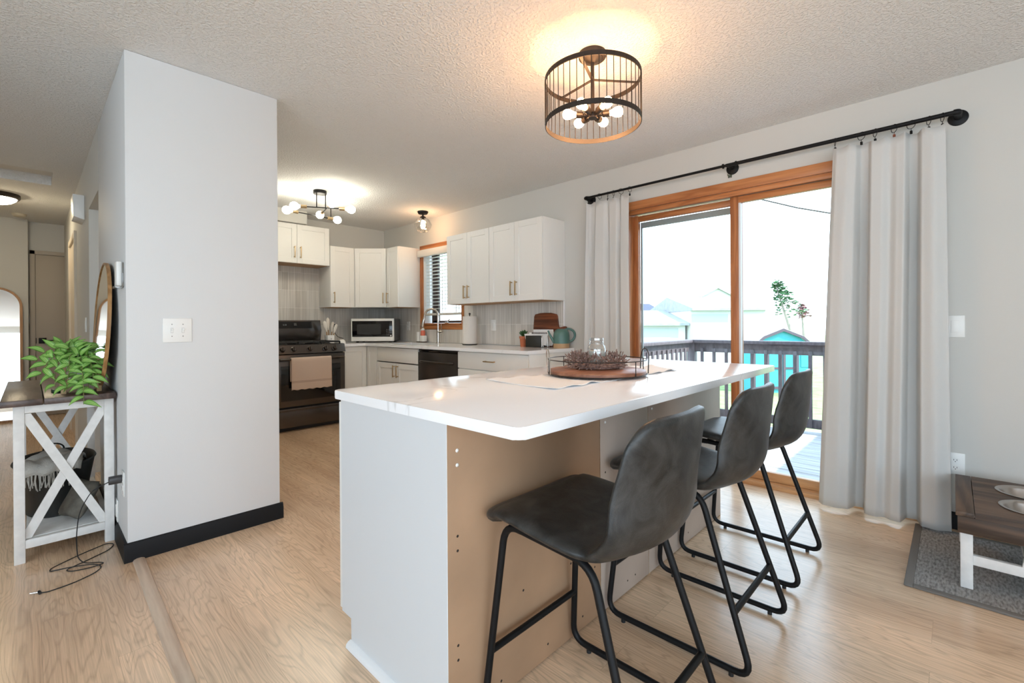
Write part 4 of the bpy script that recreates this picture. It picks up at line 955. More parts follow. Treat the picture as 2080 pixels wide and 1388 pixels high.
for a in (20, 80, 200, 260):
    x, y = TX+0.218*math.cos(math.radians(a+60)), TY+0.218*math.sin(math.radians(a+60)); MB().cyl((x, y, TZ+0.003), (x, y, TZ+0.066), 0.0022, seg=6).build('post', M['bronze'], t)
for a in (math.radians(137), math.radians(-43)):
    c = Vector((TX, TY, 0)); rd = Vector((math.cos(a), math.sin(a), 0)); tg = Vector((-rd.y, rd.x, 0)); hw = 0.052
    pts = [c+rd*0.217-tg*hw+Vector((0, 0, TZ+0.003)), c+rd*0.220-tg*hw+Vector((0, 0, TZ+0.07))]
    for k in range(1, 10):
        b = PI*k/10; pts.append(c+rd*0.222-tg*hw*math.cos(b)+Vector((0, 0, TZ+0.07+0.042*math.sin(b))))
    pts += [c+rd*0.220+tg*hw+Vector((0, 0, TZ+0.07)), c+rd*0.217+tg*hw+Vector((0, 0, TZ+0.003))]
    MB().tube(pts, 0.0025, 7).build('handle', M['nickel'] if a > 0 else M['bronze'], t)
# dried wreath
JX, JY = TX+0.045, TY+0.030
mb = MB(); zb = TZ+0.019
for k in range(620):
    a = rnd.random()*2*PI; ph = rnd.random()*2*PI; rr = 0.034*math.sqrt(rnd.random())
    rc = 0.094; c = Vector((JX+(rc+rr*math.cos(ph))*math.cos(a), JY+(rc+rr*math.cos(ph))*math.sin(a), zb+0.030+rr*math.sin(ph)*0.75))
    d_ = Vector((math.cos(a)*math.cos(ph)+rnd.uniform(-.6, .6), math.sin(a)*math.cos(ph)+rnd.uniform(-.6, .6), max(-0.35, math.sin(ph))+rnd.uniform(-.1, .7))).normalized()
    L = rnd.uniform(0.010, 0.032)
    if c.z+d_.z*L < zb+0.004: d_.z = abs(d_.z)
    mb.tube([c, c+d_*L], 0.0008, 4, cap=False)
    q = d_.to_track_quat('Z', 'Y').to_matrix().to_4x4()
    for f, s in ((1.0, 1.0), (0.7, 0.8)):
        off = Vector((rnd.uniform(-1, 1), rnd.uniform(-1, 1), rnd.uniform(-1, 1)))*0.004*(1 if f < 1 else 0)
        mb.ball(c+d_*L*f+off, 0.0056*s, (0.5, 0.5, 1.25), 6, q)
mb.tube(ring(zb+0.014, 0.094, JX, JY, 40), 0.012, 7, True)
w_ = mb.build('dried_wreath', mat('dried_buds', (0.23, 0.15, 0.125), 0.8, var=0.5, vscale=90)); tag(w_, 'wreath of dried brownish pink buds on the round tray', 'wreath')
t = thing('jar_candle', 'clear glass mason jar half filled with cream wax inside the wreath', 'candle', (JX, JY, zb))
jr = 0.042; pf = [(0.0, zb), (jr-0.004, zb), (jr, zb+0.006), (jr, zb+0.088), (jr-0.004, zb+0.103), (jr-0.010, zb+0.110), (jr-0.009, zb+0.116), (jr-0.011, zb+0.119), (jr-0.009, zb+0.122), (jr-0.011, zb+0.126), (jr-0.009, zb+0.129), (jr-0.010, zb+0.138), (jr-0.012, zb+0.140)]
MB().lathe(pf, (JX, JY), 36).build('jar', M['jar_glass'], t)
MB().lathe([(0, zb+0.003), (jr-0.003, zb+0.003), (jr-0.002, zb+0.008), (jr-0.002, zb+0.080), (0, zb+0.082)], (JX, JY), 32).build('wax', mat('cream_wax', (0.82, 0.78, 0.66), 0.5), t)
mb = MB(); mb.cyl((JX, JY, zb+0.081), (JX, JY, zb+0.092), 0.0012, seg=6); mb.build('wick', M['hole'], t)
mb = MB()
for k in range(7):
    a = math.radians(-165+k*7.5); mb.box(-0.0012, 0.0012, -0.0004, 0.0004, -0.003, 0.003) if False else mb.ball((JX+(jr+0.0004)*math.cos(a), JY+(jr+0.0004)*math.sin(a), zb+0.080), 0.0016, (1, 1, 1.8), 6)
mb.build('embossed_mark', mat('jar_print', (0.35, 0.36, 0.37), 0.5), t)

# ------------------------------------------------------------------ lamps
WARM, COOL = (1.0, 0.60, 0.30), (1.0, 0.93, 0.76)
t = thing('ceiling_light', 'black round cage ceiling light with glowing bulbs above the island', 'ceiling light', (1.905, 1.27, CEIL))
lx, ly = 1.905, 1.27
M['cage'] = mat('cage_bronze', (0.020, 0.014, 0.011), 0.5, 0.2)
MB().lathe([(0, CEIL-0.028), (0.060, CEIL-0.028), (0.066, CEIL-0.022), (0.066, CEIL), (0, CEIL)], (lx, ly), 40).build('canopy', M['bronze'], t)
MB().lathe([(0, CEIL-0.05), (0.018, CEIL-0.045), (0.05, CEIL-0.030), (0.05, CEIL-0.027), (0, CEIL-0.027)], (lx, ly), 32).build('canopy_cap', M['bronze'], t)
mb = MB(); mb.cyl((lx, ly, CEIL-0.04), (lx, ly, 2.145), 0.009, seg=12); mb.build('stem', M['bronze'], t)
RC = 0.230
for z0, z1 in ((2.300, 2.323), (2.088, 2.112)):
    MB().lathe([(RC, z0), (RC+0.002, z0+0.001), (RC+0.002, z1-0.001), (RC, z1), (RC-0.002, z1), (RC-0.002, z0)], (lx, ly), 72, close=True).build('hoop', M['cage'], t)
for k in range(44):
    a = 2*PI*k/44; x, y = lx+(RC+0.001)*math.cos(a), ly+(RC+0.001)*math.sin(a)
    MB().cyl((x, y, 2.095), (x, y, 2.318), 0.0020, seg=6).build('cage_bar', M['cage'], t)
for k in range(3):
    a = math.radians(80+120*k); mb = MB(Matrix.Translation((lx, ly, 2.31)) @ Matrix.Rotation(a, 4, 'Z')); mb.box(0, RC, -0.007, 0.007, -0.002, 0.002); mb.build('cage_arm', M['bronze'], t)
M['bulb_w'] = emis('warm_bulb', (1.0, 0.52, 0.23), 76); M['bulb_c'] = emis('cool_bulb', COOL, 30); M['bulb_k'] = emis('amber_bulb', (1.0, 0.58, 0.30), 60)
hub = MB().lathe([(0, 2.118), (0.022, 2.122), (0.026, 2.135), (0.022, 2.148), (0, 2.152)], (lx, ly), 24).build('hub', M['bronze'], t)
for k in range(6):
    a = math.radians(8+60*k); d_ = Vector((math.cos(a), math.sin(a), 0.10)).normalized(); c = Vector((lx, ly, 2.136))
    s_k = MB().tube([c+d_*0.015, c+d_*0.045, c+d_*0.047, c+d_*0.080], [0.010, 0.010, 0.0165, 0.0165], 14).build('socket', M['bronze'], t)
    q = d_.to_track_quat('Z', 'Y').to_matrix().to_4x4(); mb = MB(Matrix.Translation(c) @ q)
    mb.lathe([(0, 0.078), (0.011, 0.080), (0.014, 0.092), (0.0225, 0.110), (0.0245, 0.122), (0.0225, 0.135), (0.014, 0.1435), (0, 0.146)], (0, 0), 18); mb.build('bulb', M['bulb_w'], s_k)

t = thing('ceiling_light', 'black branching kitchen ceiling light with six bare globe bulbs and brass sockets', 'ceiling light', (1.975, 4.487, CEIL))
sx_, sy_ = 1.975, 4.487
MB().lathe([(0, CEIL-0.032), (0.060, CEIL-0.032), (0.062, CEIL-0.028), (0.062, CEIL), (0, CEIL)], (sx_, sy_), 32).build('canopy', M['black_metal'], t)
Rgt = Vector((0.6915, -0.7223, 0)); Fw = Vector((0.7223, 0.6915, 0)); B0 = Vector((sx_, sy_, 0))
def arm(z, e0, e1, ru):
    q0, q1 = (B0+Rgt*e[0]+Fw*e[1]+Vector((0, 0, z)) for e in (e0, e1)); d_ = (q1-q0).normalized(); p0, p1 = q0+d_*0.11, q1-d_*0.11
    a = MB().tube([p0, p1], 0.005, 10).build('arm', M['black_metal'], t)
    f = (ru-e0[0])/(e1[0]-e0[0]); rod = q0.lerp(q1, f)
    MB().cyl((rod.x, rod.y, z), (rod.x, rod.y, CEIL-0.03), 0.005, seg=10).build('rod', M['black_metal'], t)
    for p, q_ in ((p0, -d_), (p1, d_)):
        s_k = MB().tube([p-q_*0.002, p+q_*0.055], 0.0165, 18).build('socket', M['brass'], a)
        mb = MB(Matrix.Translation(p) @ q_.to_track_quat('Z', 'Y').to_matrix().to_4x4())
        mb.lathe([(0, 0.05), (0.012, 0.055), (0.014, 0.066), (0.024, 0.075), (0.036, 0.093), (0.039, 0.110), (0.036, 0.127), (0.024, 0.143), (0.010, 0.149), (0, 0.150)], (0, 0), 22); mb.build('bulb', M['bulb_c'], s_k)
arm(2.266, (-0.203, -0.11), (0.291, 0.04), -0.012); arm(2.250, (-0.319, -0.02), (0.011, 0.42), -0.235 + 0.20); arm(2.258, (0.202, -0.22), (-0.092, 0.22), 0.052)

t = thing('ceiling_light', 'small clear glass globe ceiling light glowing amber beside the kitchen window', 'ceiling light', (3.175, 4.467, CEIL))
gx, gy = 3.175, 4.467
MB().lathe([(0, CEIL-0.032), (0.050, CEIL-0.030), (0.062, CEIL-0.012), (0.062, CEIL), (0, CEIL)], (gx, gy), 32).build('canopy', M['black_metal'], t)
MB().lathe([(0, CEIL-0.03), (0.008, CEIL-0.03), (0.008, CEIL-0.048), (0.036, CEIL-0.066), (0.036, CEIL-0.072), (0, CEIL-0.072)], (gx, gy), 24).build('neck', M['black_metal'], t)
sh = MB().lathe([(0.036, CEIL-0.070), (0.072, CEIL-0.095), (0.105, CEIL-0.146), (0.092, CEIL-0.190), (0.058, CEIL-0.236), (0.0, CEIL-0.240)], (gx, gy), 12).build('glass_shade', M['clear'], t, smooth=False)
MB().cyl((gx, gy, CEIL-0.072), (gx, gy, CEIL-0.10), 0.016, seg=14).build('socket', M['black_metal'], t)
MB().lathe([(0, CEIL-0.10), (0.016, CEIL-0.104), (0.025, CEIL-0.14), (0.027, CEIL-0.17), (0.018, CEIL-0.198), (0, CEIL-0.205)], (gx, gy), 20).build('bulb', M['bulb_k'], t)

t = thing('ceiling_light', 'flush hall ceiling light with dark rim and white bowl at the left edge', 'ceiling light', (-0.20, 6.72, CEIL))
hx, hy = -0.225, 6.80
MB().lathe([(0.150, CEIL), (0.168, CEIL), (0.170, CEIL-0.03), (0.160, CEIL-0.045), (0.146, CEIL-0.045), (0.146, CEIL)], (hx, hy), 48, close=True).build('rim', M['bronze'], t)
MB().lathe([(0.147, CEIL-0.042), (0.138, CEIL-0.058), (0.105, CEIL-0.083), (0.06, CEIL-0.098), (0, CEIL-0.103)], (hx, hy), 40).build('diffuser', emis('hall_diffuser', (1.0, 0.84, 0.58), 30.0), t)
tag(MB().lathe([(0, CEIL-0.035), (0.045, CEIL-0.035), (0.06, CEIL-0.022), (0.065, CEIL), (0, CEIL)], (-0.08, 7.85), 28).build('smoke_detector', mat('detector', (0.55, 0.50, 0.40), 0.5)), 'round smoke detector on the hall ceiling beyond the flush light', 'smoke detector')
mb = MB(); mb.prism([(0.245, 2.20), (0.25, 2.02), (0.31, 2.0), (XH, 2.0), (XH, 2.20)], 'y', 5.15, 5.42, 0.004); tag(mb.build('door_chime', M['plastic']), 'white door chime box high on the hall wall', 'door chime')

# ------------------------------------------------------------------ curtains and rod
RX_, RZ = 3.352, 2.213
t = thing('curtain_rod', 'long black curtain rod above the patio door', 'curtain rod', (RX_, 1.15, RZ))
mb = MB(); mb.cyl((RX_, 1.10, RZ), (RX_, 2.315, RZ), 0.0095, seg=16); mb.build('rod', M['black_metal'], t)
mb = MB(); mb.cyl((RX_, -0.02, RZ), (RX_, 1.14, RZ), 0.012, seg=16); mb.build('rod_sleeve', M['black_metal'], t)
for y in (-0.02, 1.13, 2.315):
    mb = MB()
    mb.M = Matrix.Translation((0, y, RZ))
    mb.tube(fillet([(RX_, 0.018 if y < 1 else (0 if y < 2 else -0.018), 0), (RX_, 0, 0), (XR-0.005, 0, 0)] if y != 1.13 else [(RX_+0.004, 0, 0), (RX_+0.05, 0, 0), (XR-0.005, 0, 0)], 0.02, 5), 0.016 if y != 1.13 else 0.011, 14)
    b = mb.build('bracket', M['black_metal'], t)
    mb = MB(frame((XR, y, RZ), (-1, 0, 0)) @ Matrix.Rotation(-PI/2, 4, 'X')); mb.lathe([(0, 0.012), (0.030, 0.012), (0.040, 0.008), (0.042, 0), (0, 0)], (0, 0), 28); mb.build('flange', M['black_metal'], b)
for y in (1.16, 1.075): MB(Matrix.Translation((RX_, y, RZ)) @ Matrix.Rotation(PI/2, 4, 'X')).lathe([(0.010, -0.004), (0.0165, -0.004), (0.0165, 0.004), (0.010, 0.004)], (0, 0), 16, close=True).build('collar', M['black_metal'], t)
def curtain_ring(y, tilt, label, group, copper=False):
    t = thing('curtain_ring', label, 'curtain ring', (RX_, y, RZ), group)
    mb = MB(Matrix.Translation((RX_, y, RZ-0.010)) @ Matrix.Rotation(tilt, 4, 'Z')); n = 24
    mb.tube([(0.0225*math.cos(2*PI*k/n), 0, 0.0225*math.sin(2*PI*k/n)) for k in range(n)], 0.0016, 6, True); mb.build('ring', M['black_metal'], t)
    mb = MB(Matrix.Translation((RX_, y, RZ-0.010)) @ Matrix.Rotation(tilt, 4, 'Z')); mb.cyl((0, 0, -0.022), (0, 0, -0.034), 0.0014, seg=6); mb.box(-0.004, 0.004, -0.006, 0.006, -0.052, -0.033, 0.002); mb.build('clip', mat('copper_clip', (0.30, 0.10, 0.06), 0.4, 0.6) if copper else M['black_metal'], t)
YR = [0.512, 0.385, 0.322, 0.238, 0.166, 0.094, 0.040]
YL = [2.285, 2.170, 2.090, 2.035, 1.965, 1.885]
RT = ['nearest the patio door', 'second from the patio door', 'third from the patio door', 'fourth from the patio door', 'third from the right end', 'second from the right end', 'at the far right end']
LT = ['at the far left end', 'second from the left end', 'third from the left end', 'fourth from the left end', 'second from the patio door', 'nearest the patio door']
for y, w in zip(YR, RT): curtain_ring(y, rnd.uniform(0.3, 1.0), ('copper toned clip ring' if w.startswith('fourth') else 'black clip ring')+' on the right curtain, '+w, 'rings of the right curtain', w.startswith('fourth'))
for y, w in zip(YL, LT): curtain_ring(y, rnd.uniform(-0.5, 0.9), 'black clip ring on the left curtain, '+w, 'rings of the left curtain')
def curtain(name, ztop, zbot, ytop, ybot, folds, label):
    nu, nv = 150, 44; rows = []
    for j in range(nv+1):
        v = j/nv; r = []
        for i in range(nu+1):
            u = i/nu; a = 0.45+0.55*min(1, v*4)
            y = ytop(u)*(1-v)+ybot(u)*v; dx, dy = folds(u, v)
            x = RX_-0.008+dx*a; zt = ztop+0.0 - 0.016*(abs(math.sin(u*PI*6.0)))*(1-v)**6
            zb = zbot
            r.append((min(x, XR-0.025), y+dy*a, zt*(1-v)+zb*v))
        rows.append(r)
    o = MB().grid(rows).build(name, M['curtain'], ang=180); solid(o, 0.003, 0)
    return tag(o, label, 'curtain')
def keyed(K):
    def F(u):
        for (a, p), (b, q) in zip(K[:-1], K[1:]):
            if a <= u <= b:
                f = (u-a)/(b-a); f = f*f*(3-2*f); return p*(1-f)+q*f
        return K[-1][1]
    return F
KR = keyed([(0, 0.1), (0.05, 0.75), (0.15, 0.95), (0.23, 0.7), (0.285, -0.75), (0.345, -0.9), (0.385, 0.85), (0.46, 0.95), (0.535, 0.45), (0.60, 0.8), (0.655, 0.9), (0.70, -0.9), (0.765, -1.0), (0.81, 0.7), (0.90, 1.0), (1, 0.55)])
KL = keyed([(0, 0.5), (0.06, 0.2), (0.11, -0.7), (0.21, -0.8), (0.27, 0.8), (0.44, 0.9), (0.51, -0.3), (0.57, 0.6), (0.70, 0.8), (0.76, -0.5), (0.82, 0.7), (1, 0.9)])
def fr_fold(u, v): return -0.046*(1+0.25*v)*KR(min(1, max(0, u+0.012*math.sin(3*v+u*7)*u*(1-u)*4)))-0.008*math.sin(9*u+2*v), 0.0
def fl_fold(u, v): return -0.034*KL(min(1, max(0, u+0.02*math.sin(2.5*v+u*5)*u*(1-u)*4)))-0.006*math.sin(8*u+2*v), 0.0
curtain('curtain', RZ-0.048, 0.022, lambda u: 0.520+(0.028-0.520)*u, lambda u: 0.600+(0.012-0.600)*u, fr_fold, 'off-white linen curtain right of the patio door, reaching the floor').name = 'curtain'
curtain('curtain', RZ-0.048, 0.022, lambda u: 2.295+(1.880-2.295)*u, lambda u: 2.330+(1.865-2.330)*u, fl_fold, 'off-white linen curtain left of the patio door beside the worktop end')
# butterfly
mb = MB(frame((XR, 1.147, 2.165), (-1, 0, 0)))
for sx in (-1, 1):
    mb.prism([(0.001*sx, -0.004), (0.002*sx, 0.004), (0.015*sx, 0.017), (0.019*sx, 0.013), (0.013*sx, 0.000)], 'y', 0.002, 0.004); mb.prism([(0.001*sx, -0.003), (0.012*sx, -0.001), (0.013*sx, -0.012), (0.006*sx, -0.014)], 'y', 0.002, 0.004)
mb.ball((0, 0.004, 0), 0.003, (0.8, 0.8, 4), 8); tag(mb.build('butterfly_ornament', mat('butterfly_green', (0.08, 0.10, 0.07), 0.4), smooth=False), 'tiny green butterfly ornament on the wall under the rod', 'ornament')

# ------------------------------------------------------------------ pet feeder corner
rx0, rx1, ry0, ry1 = 2.56, 3.372, -0.95, 0.158
t = thing('floor_mat', 'grey woven mat with darker border under the pet feeder', 'mat', ((rx0+rx1)/2, (ry0+ry1)/2, 0))
def rug_mat():
    m, n, l, p = nmat('rug_weave'); p.inputs['Roughness'].default_value = 0.95
    tc = n.new('ShaderNodeTexCoord'); mp = n.new('ShaderNodeMapping'); mp.inputs['Scale'].default_value = (35, 120, 1); l.new(tc.outputs['Object'], mp.inputs[0])
    v = n.new('ShaderNodeTexNoise'); v.inputs['Scale'].default_value = 1.0; v.inputs['Detail'].default_value = 3; l.new(mp.outputs[0], v.inputs['Vector'])
    r = n.new('ShaderNodeValToRGB'); e = r.color_ramp.elements; e[0].position = 0.3; e[0].color = (0.14, 0.13, 0.125, 1); e[1].position = 0.62; e[1].color = (0.34, 0.33, 0.315, 1)
    l.new(v.outputs[0], r.inputs[0]); l.new(r.outputs[0], p.inputs['Base Color'])
    b = n.new('ShaderNodeBump'); b.inputs['Strength'].default_value = 0.6; b.inputs['Distance'].default_value = 0.004; l.new(v.outputs[0], b.inputs['Height']); l.new(b.outputs[0], p.inputs['Normal'])
    return m
bw = 0.030
MB().box(rx0+bw, rx1-bw, ry0+bw, ry1-bw, 0.0, 0.0085).build('field', rug_mat(), t)
mb = MB(); mb.box(rx0, rx1, ry0, ry0+bw, 0, 0.010, 0.003); mb.box(rx0, rx1, ry1-bw, ry1, 0, 0.010, 0.003); mb.box(rx0, rx0+bw, ry0+bw, ry1-bw, 0, 0.010, 0.003); mb.box(rx1-bw, rx1, ry0+bw, ry1-bw, 0, 0.010, 0.003)
mb.build('border', mat('rug_border', (0.17, 0.155, 0.14), 0.9, bump=0.3, bscale=200), t)
fx0, fx1, fy0, fy1, fz = 2.660, 3.300, -0.52, -0.002, 0.333
t = thing('pet_feeder', 'low dark wooden pet feeder with white legs beside the right curtain', 'pet feeder', (2.98, -0.44, 0.009))
dkw = wood('dark_stained_pine', (0.042, 0.024, 0.015), (0.125, 0.075, 0.045), 'Y', 0.55, 1.0, 8); dkx = wood('dark_stained_pine_x', (0.042, 0.024, 0.015), (0.125, 0.075, 0.045), 'X', 0.55, 1.0, 8)
bowls = [(2.885, -0.245), (3.135, -0.245)]
tp = MB()
# top board with round holes: strips between, built as one triangulated face
bm_ = tp.bm; br_ = 0.100
def tri_top(z):
    vs = []; es = []
    def loop(P):
        v = [bm_.verts.new((x, y, z)) for x, y in P]; e = [bm_.edges.new((v[i], v[(i+1) % len(v)])) for i in range(len(v))]; vs.extend(v); es.extend(e); return v
    outer = loop([(fx0, fy0), (fx1, fy0), (fx1, fy1-0.058), (fx0, fy1-0.058)]); inner = [loop([(cx+br_*math.cos(2*PI*k/32), cy+br_*math.sin(2*PI*k/32)) for k in range(32)]) for cx, cy in bowls]
    bmesh.ops.triangle_fill(bm_, edges=es, use_beauty=True); return [outer]+inner
a_ = tri_top(fz); b_ = tri_top(fz-0.019)
for p, q in zip(a_, b_):
    for i in range(len(p)): bm_.faces.new((p[i], p[(i+1) % len(p)], q[(i+1) % len(p)], q[i]))
tp.build('top', dkw, t, smooth=False)
MB().box(fx0, fx1, fy1-0.056, fy1, fz-0.019, fz, 0.002).build('top_end_board', dkx, t)
mb = MB(); mb.box(fx0+0.006, fx0+0.025, fy0+0.005, fy1-0.006, 0.243, fz-0.020, 0.002); mb.box(fx1-0.025, fx1-0.006, fy0+0.005, fy1-0.006, 0.243, fz-0.020, 0.002); mb.box(fx0+0.025, fx1-0.025, fy1-0.024, fy1-0.006, 0.243, fz-0.020, 0.002); mb.box(fx0+0.025, fx1-0.025, fy0+0.005, fy0+0.024, 0.243, fz-0.020, 0.002)
mb.build('apron', dkw, t)
M['chalk'] = mat('chalk_white', (0.74, 0.73, 0.71), 0.6, var=0.06, vscale=30)
for x in (fx0+0.027, fx1-0.067):
    for y in (fy1-0.052, fy0+0.012): MB().box(x, x+0.04, y, y+0.038, 0.010, fz-0.021, 0.002).build('leg', M['chalk'], t)
for x in (fx0+0.035, fx1-0.058): MB().box(x, x+0.024, fy0+0.05, fy1-0.052, 0.110, 0.150, 0.002).build('stretcher', M['chalk'], t)
mb = MB(Matrix.Translation((fx0+0.047, -0.22, 0.19)) @ Matrix.Rotation(0.16, 4, 'X')); mb.box(-0.010, 0.010, -0.022, 0.022, -0.050, 0.055, 0.002); mb.build('brace', M['chalk'], t)
MB().box(fx0+0.06, fx1-0.06, -0.25, -0.21, 0.118, 0.142, 0.002).build('cross_rail', M['chalk'], t)
for (cx, cy), lab in zip(bowls, ('steel pet bowl in the feeder, front one nearest the room', 'steel pet bowl in the feeder, back one against the wall', 'steel pet bowl at the front of the far end of the feeder', 'steel pet bowl at the back of the far end of the feeder')):
    if cy < -0.5: continue
    R0 = 0.098
    o = MB().lathe([(R0-0.002, fz-0.003), (R0+0.010, fz+0.0012), (R0+0.012, fz+0.003), (R0+0.010, fz+0.004), (R0, fz+0.0035), (R0-0.006, fz-0.006), (R0-0.022, fz-0.055), (R0-0.032, fz-0.060), (0, fz-0.060)], (cx, cy), 48).build('pet_bowl', M['bowl_steel'], ang=60)
    tag(o, lab, 'bowl', 'steel bowls set in the pet feeder')

# ------------------------------------------------------------------ hall side: console table and what is on it
kx0, kx1, ky0, ky1, kz = -0.098, 0.309, 3.150, 4.30, 0.778
t = thing('console_table', 'white console table with crossed ends and dark plank top against the hall wall', 'console table', (0.105, 3.72, 0))
dk = wood('walnut_stain', (0.050, 0.030, 0.024), (0.125, 0.080, 0.062), 'Y', 0.33, 1.0, 7)
for x0, x1 in ((kx0, 0.042), (0.045, kx1)): MB().box(x0, x1, ky0, ky1, kz-0.030, kz, 0.003).build('top_plank', dk, t)
lw_ = 0.038
legs = [(x, y) for x in (-0.058, 0.264) for y in (3.185, 4.225)]
for x, y in legs: MB().box(x, x+lw_, y, y+lw_, 0, kz-0.031, 0.002).build('leg', M['chalk'], t)
for y in (3.187, 4.230):
    MB().box(-0.020, 0.264, y, y+0.032, kz-0.068, kz-0.032, 0.002).build('end_rail', M['chalk'], t)
    MB().box(-0.020, 0.264, y, y+0.032, 0.066, 0.106, 0.002).build('lower_rail', M['chalk'], t)
    for k, (xa, xb) in enumerate(((-0.020, 0.264), (0.264, -0.020))):
        za, zb = kz-0.070, 0.108; d_ = Vector((xb-xa, 0, zb-za)); L = d_.length; ang = math.atan2(d_.x, d_.z)
        c = Vector(((xa+xb)/2, y+0.010+0.013*k, (za+zb)/2)); w = 0.021; s = 1 if xb > xa else -1
        px_h = w/abs(math.cos(math.atan2(d_.x, -d_.z)))
        P = [(xa, za), (xa+s*px_h*0.9, za), (xb, zb+0.045), (xb, zb), (xb-s*px_h*0.9, zb), (xa, za-0.045)]
        MB().prism(P, 'y', y+0.004+0.012*k, y+0.015+0.012*k, 0.001, 1).build('cross_brace', M['chalk'], t, ang=25)
for x in (-0.055, 0.270):
    MB().box(x, x+0.025, 3.225, 4.225, kz-0.068, kz-0.032, 0.002).build('side_rail', M['chalk'], t)
    MB().box(x, x+0.025, 3.225, 4.225, 0.070, 0.104, 0.002).build('side_rail', M['chalk'], t)
MB().box(-0.018, 0.262, 3.222, 4.228, 0.088, 0.108, 0.002).build('shelf', M['chalk'], t)
# wash tub with throw
ux, uy, uz = 0.095, 3.66, 0.108
t = thing('wash_tub', 'dark oval metal tub on the lower shelf of the console table', 'tub', (ux, uy, uz))
mb = MB(); rows = []
for rx_, ry_, z in ((0.0001, 0.0001, uz+0.001), (0.115, 0.20, uz+0.001), (0.120, 0.205, uz+0.004), (0.165, 0.255, uz+0.262), (0.172, 0.262, uz+0.270), (0.168, 0.258, uz+0.278), (0.160, 0.250, uz+0.270), (0.115, 0.20, uz+0.012), (0.0001, 0.0001, uz+0.012)):
    rows.append([(ux+rx_*math.cos(2*PI*k/48), uy+ry_*math.sin(2*PI*k/48), z) for k in range(48)])
mb.grid(rows, True); mb.build('tub', mat('dark_zinc', (0.045, 0.045, 0.042), 0.45, 0.6, var=0.2, vscale=12), t, ang=40)
for s in (-1, 1):
    c = Vector((ux, uy+s*0.255, uz+0.275)); MB().tube([c+Vector((0.045*math.cos(PI*k/10), s*0.006, 0.035*math.sin(PI*k/10))) for k in range(11)], 0.004, 8).build('handle', M['black_metal'], t)
t = thing('throw_blanket', 'beige fringed throw blanket spilling out of the dark tub', 'blanket', (ux, uy, uz+0.26))
mb = MB(); rows = []
prf = [(0.11, 3.60, 0.36), (0.10, 3.54, 0.395), (0.09, 3.49, 0.412), (0.08, 3.445, 0.410), (0.075, 3.405, 0.402), (0.07, 3.392, 0.392), (0.068, 3.388, 0.36)]
for x_, y_, z_ in prf:
    r = []
    for k in range(15):
        u = -1+2*k/14; r.append((x_+0.115*u, y_+0.045*u*u+0.008*math.sin(k*1.7), z_+0.008*math.sin(k*1.3+y_*40)-0.010*u*u))
    rows.append(r)
bl = mb.grid(rows); M['throw'] = mat('throw_beige', (0.46, 0.44, 0.40), 0.95, bump=0.4, bscale=150); o = mb.build('cloth', M['throw'], t, ang=180); solid(o, 0.012, 1.0)
mb = MB()
for p in ((0.05, 3.66, 0.375, 0.075), (0.14, 3.63, 0.372, 0.07), (0.09, 3.74, 0.375, 0.075)): mb.ball(p[:3], p[3], (1.1, 1.0, 0.6), 14)
mb.build('fold', M['throw'], t, ang=180)
mb = MB()
for k in range(34):
    u = -0.85+1.5*k/33; x = 0.068+0.115*u+rnd.uniform(-.004, .004); y = 3.380+0.045*u*u+rnd.uniform(-.006, .002); L = rnd.uniform(0.045, 0.085)
    mb.tube([(x, y+0.01, 0.368), (x+rnd.uniform(-.004, .004), y-0.002, 0.365-L*0.5), (x+rnd.uniform(-.008, .008), y, 0.362-L)], 0.0022, 5)
f_ = mb.build('fringe', M['throw'], t); f_['kind'] = 'stuff'
# cushion leaning on the tub
mb = MB(); n = 16; rows = []
Rp = Matrix.Translation((0.175, 3.33, 0.218)) @ Matrix.Rotation(math.radians(24), 4, 'Z') @ Matrix.Rotation(math.radians(30), 4, 'Y') @ Matrix.Rotation(math.radians(0), 4, 'X')
for sgn in (1, -1):
    rows = []
    for i in range(n+1):
        r = []
        for j in range(n+1):
            a, b = -1+2*i/n, -1+2*j/n; th = 0.034*((1-a**4)*(1-b**4))**0.5
            r.append(Rp @ Vector((sgn*th, a*0.085*(1-0.06*(1-abs(b))), b*0.095*(1-0.06*(1-abs(a))))))
        rows.append(r)
    mb.grid(rows)
bmesh.ops.remove_doubles(mb.bm, verts=mb.bm.verts, dist=1e-5)
tag(mb.build('throw_pillow', mat('faded_cushion', (0.13, 0.12, 0.10), 0.95, var=0.35, vscale=18), ang=180), 'small faded grey pillow leaning by the tub under the console table', 'pillow')
# round mirror
t = thing('round_mirror', 'large round wood-framed mirror standing on the console against the wall', 'mirror', (0.285, 3.42, 0.778))
a0, a1 = Vector((0.258, 0, 0.779)), Vector((0.2925, 0, 1.475)); upv = (a1-a0).normalized(); nm = Vector((-upv.z, 0, upv.x)); cc = (a0+a1)/2+Vector((0, 3.42, 0)); Rr = (a1-a0).length/2
side = Vector((0, 1, 0)); Mm = Matrix(((side.x, upv.x, nm.x, cc.x), (side.y, upv.y, nm.y, cc.y), (side.z, upv.z, nm.z, cc.z), (0, 0, 0, 1)))
M['ash'] = wood('mirror_wood', (0.30, 0.15, 0.05), (0.46, 0.25, 0.10), 'Z', 0.4)
MB(Mm).lathe([(Rr, -0.008), (Rr, 0.008), (Rr-0.008, 0.008), (Rr-0.008, 0.003), (Rr-0.008, -0.008)], (0, 0), 72, close=True).build('frame', M['ash'], t, ang=40)
M['mirror'] = mat('mirror_silver', (0.88, 0.89, 0.88), 0.02, 1.0)
MB(Mm).lathe([(0, 0.004), (Rr-0.008, 0.004), (Rr-0.008, -0.005), (0, -0.005)], (0, 0), 72).build('glass', M['mirror'], t, ang=40)
MB(Mm).lathe([(0, -0.0055), (Rr-0.008, -0.0055), (Rr-0.008, -0.010), (0, -0.010)], (0, 0), 72).build('backing', M['black_rubber'], t, ang=40)
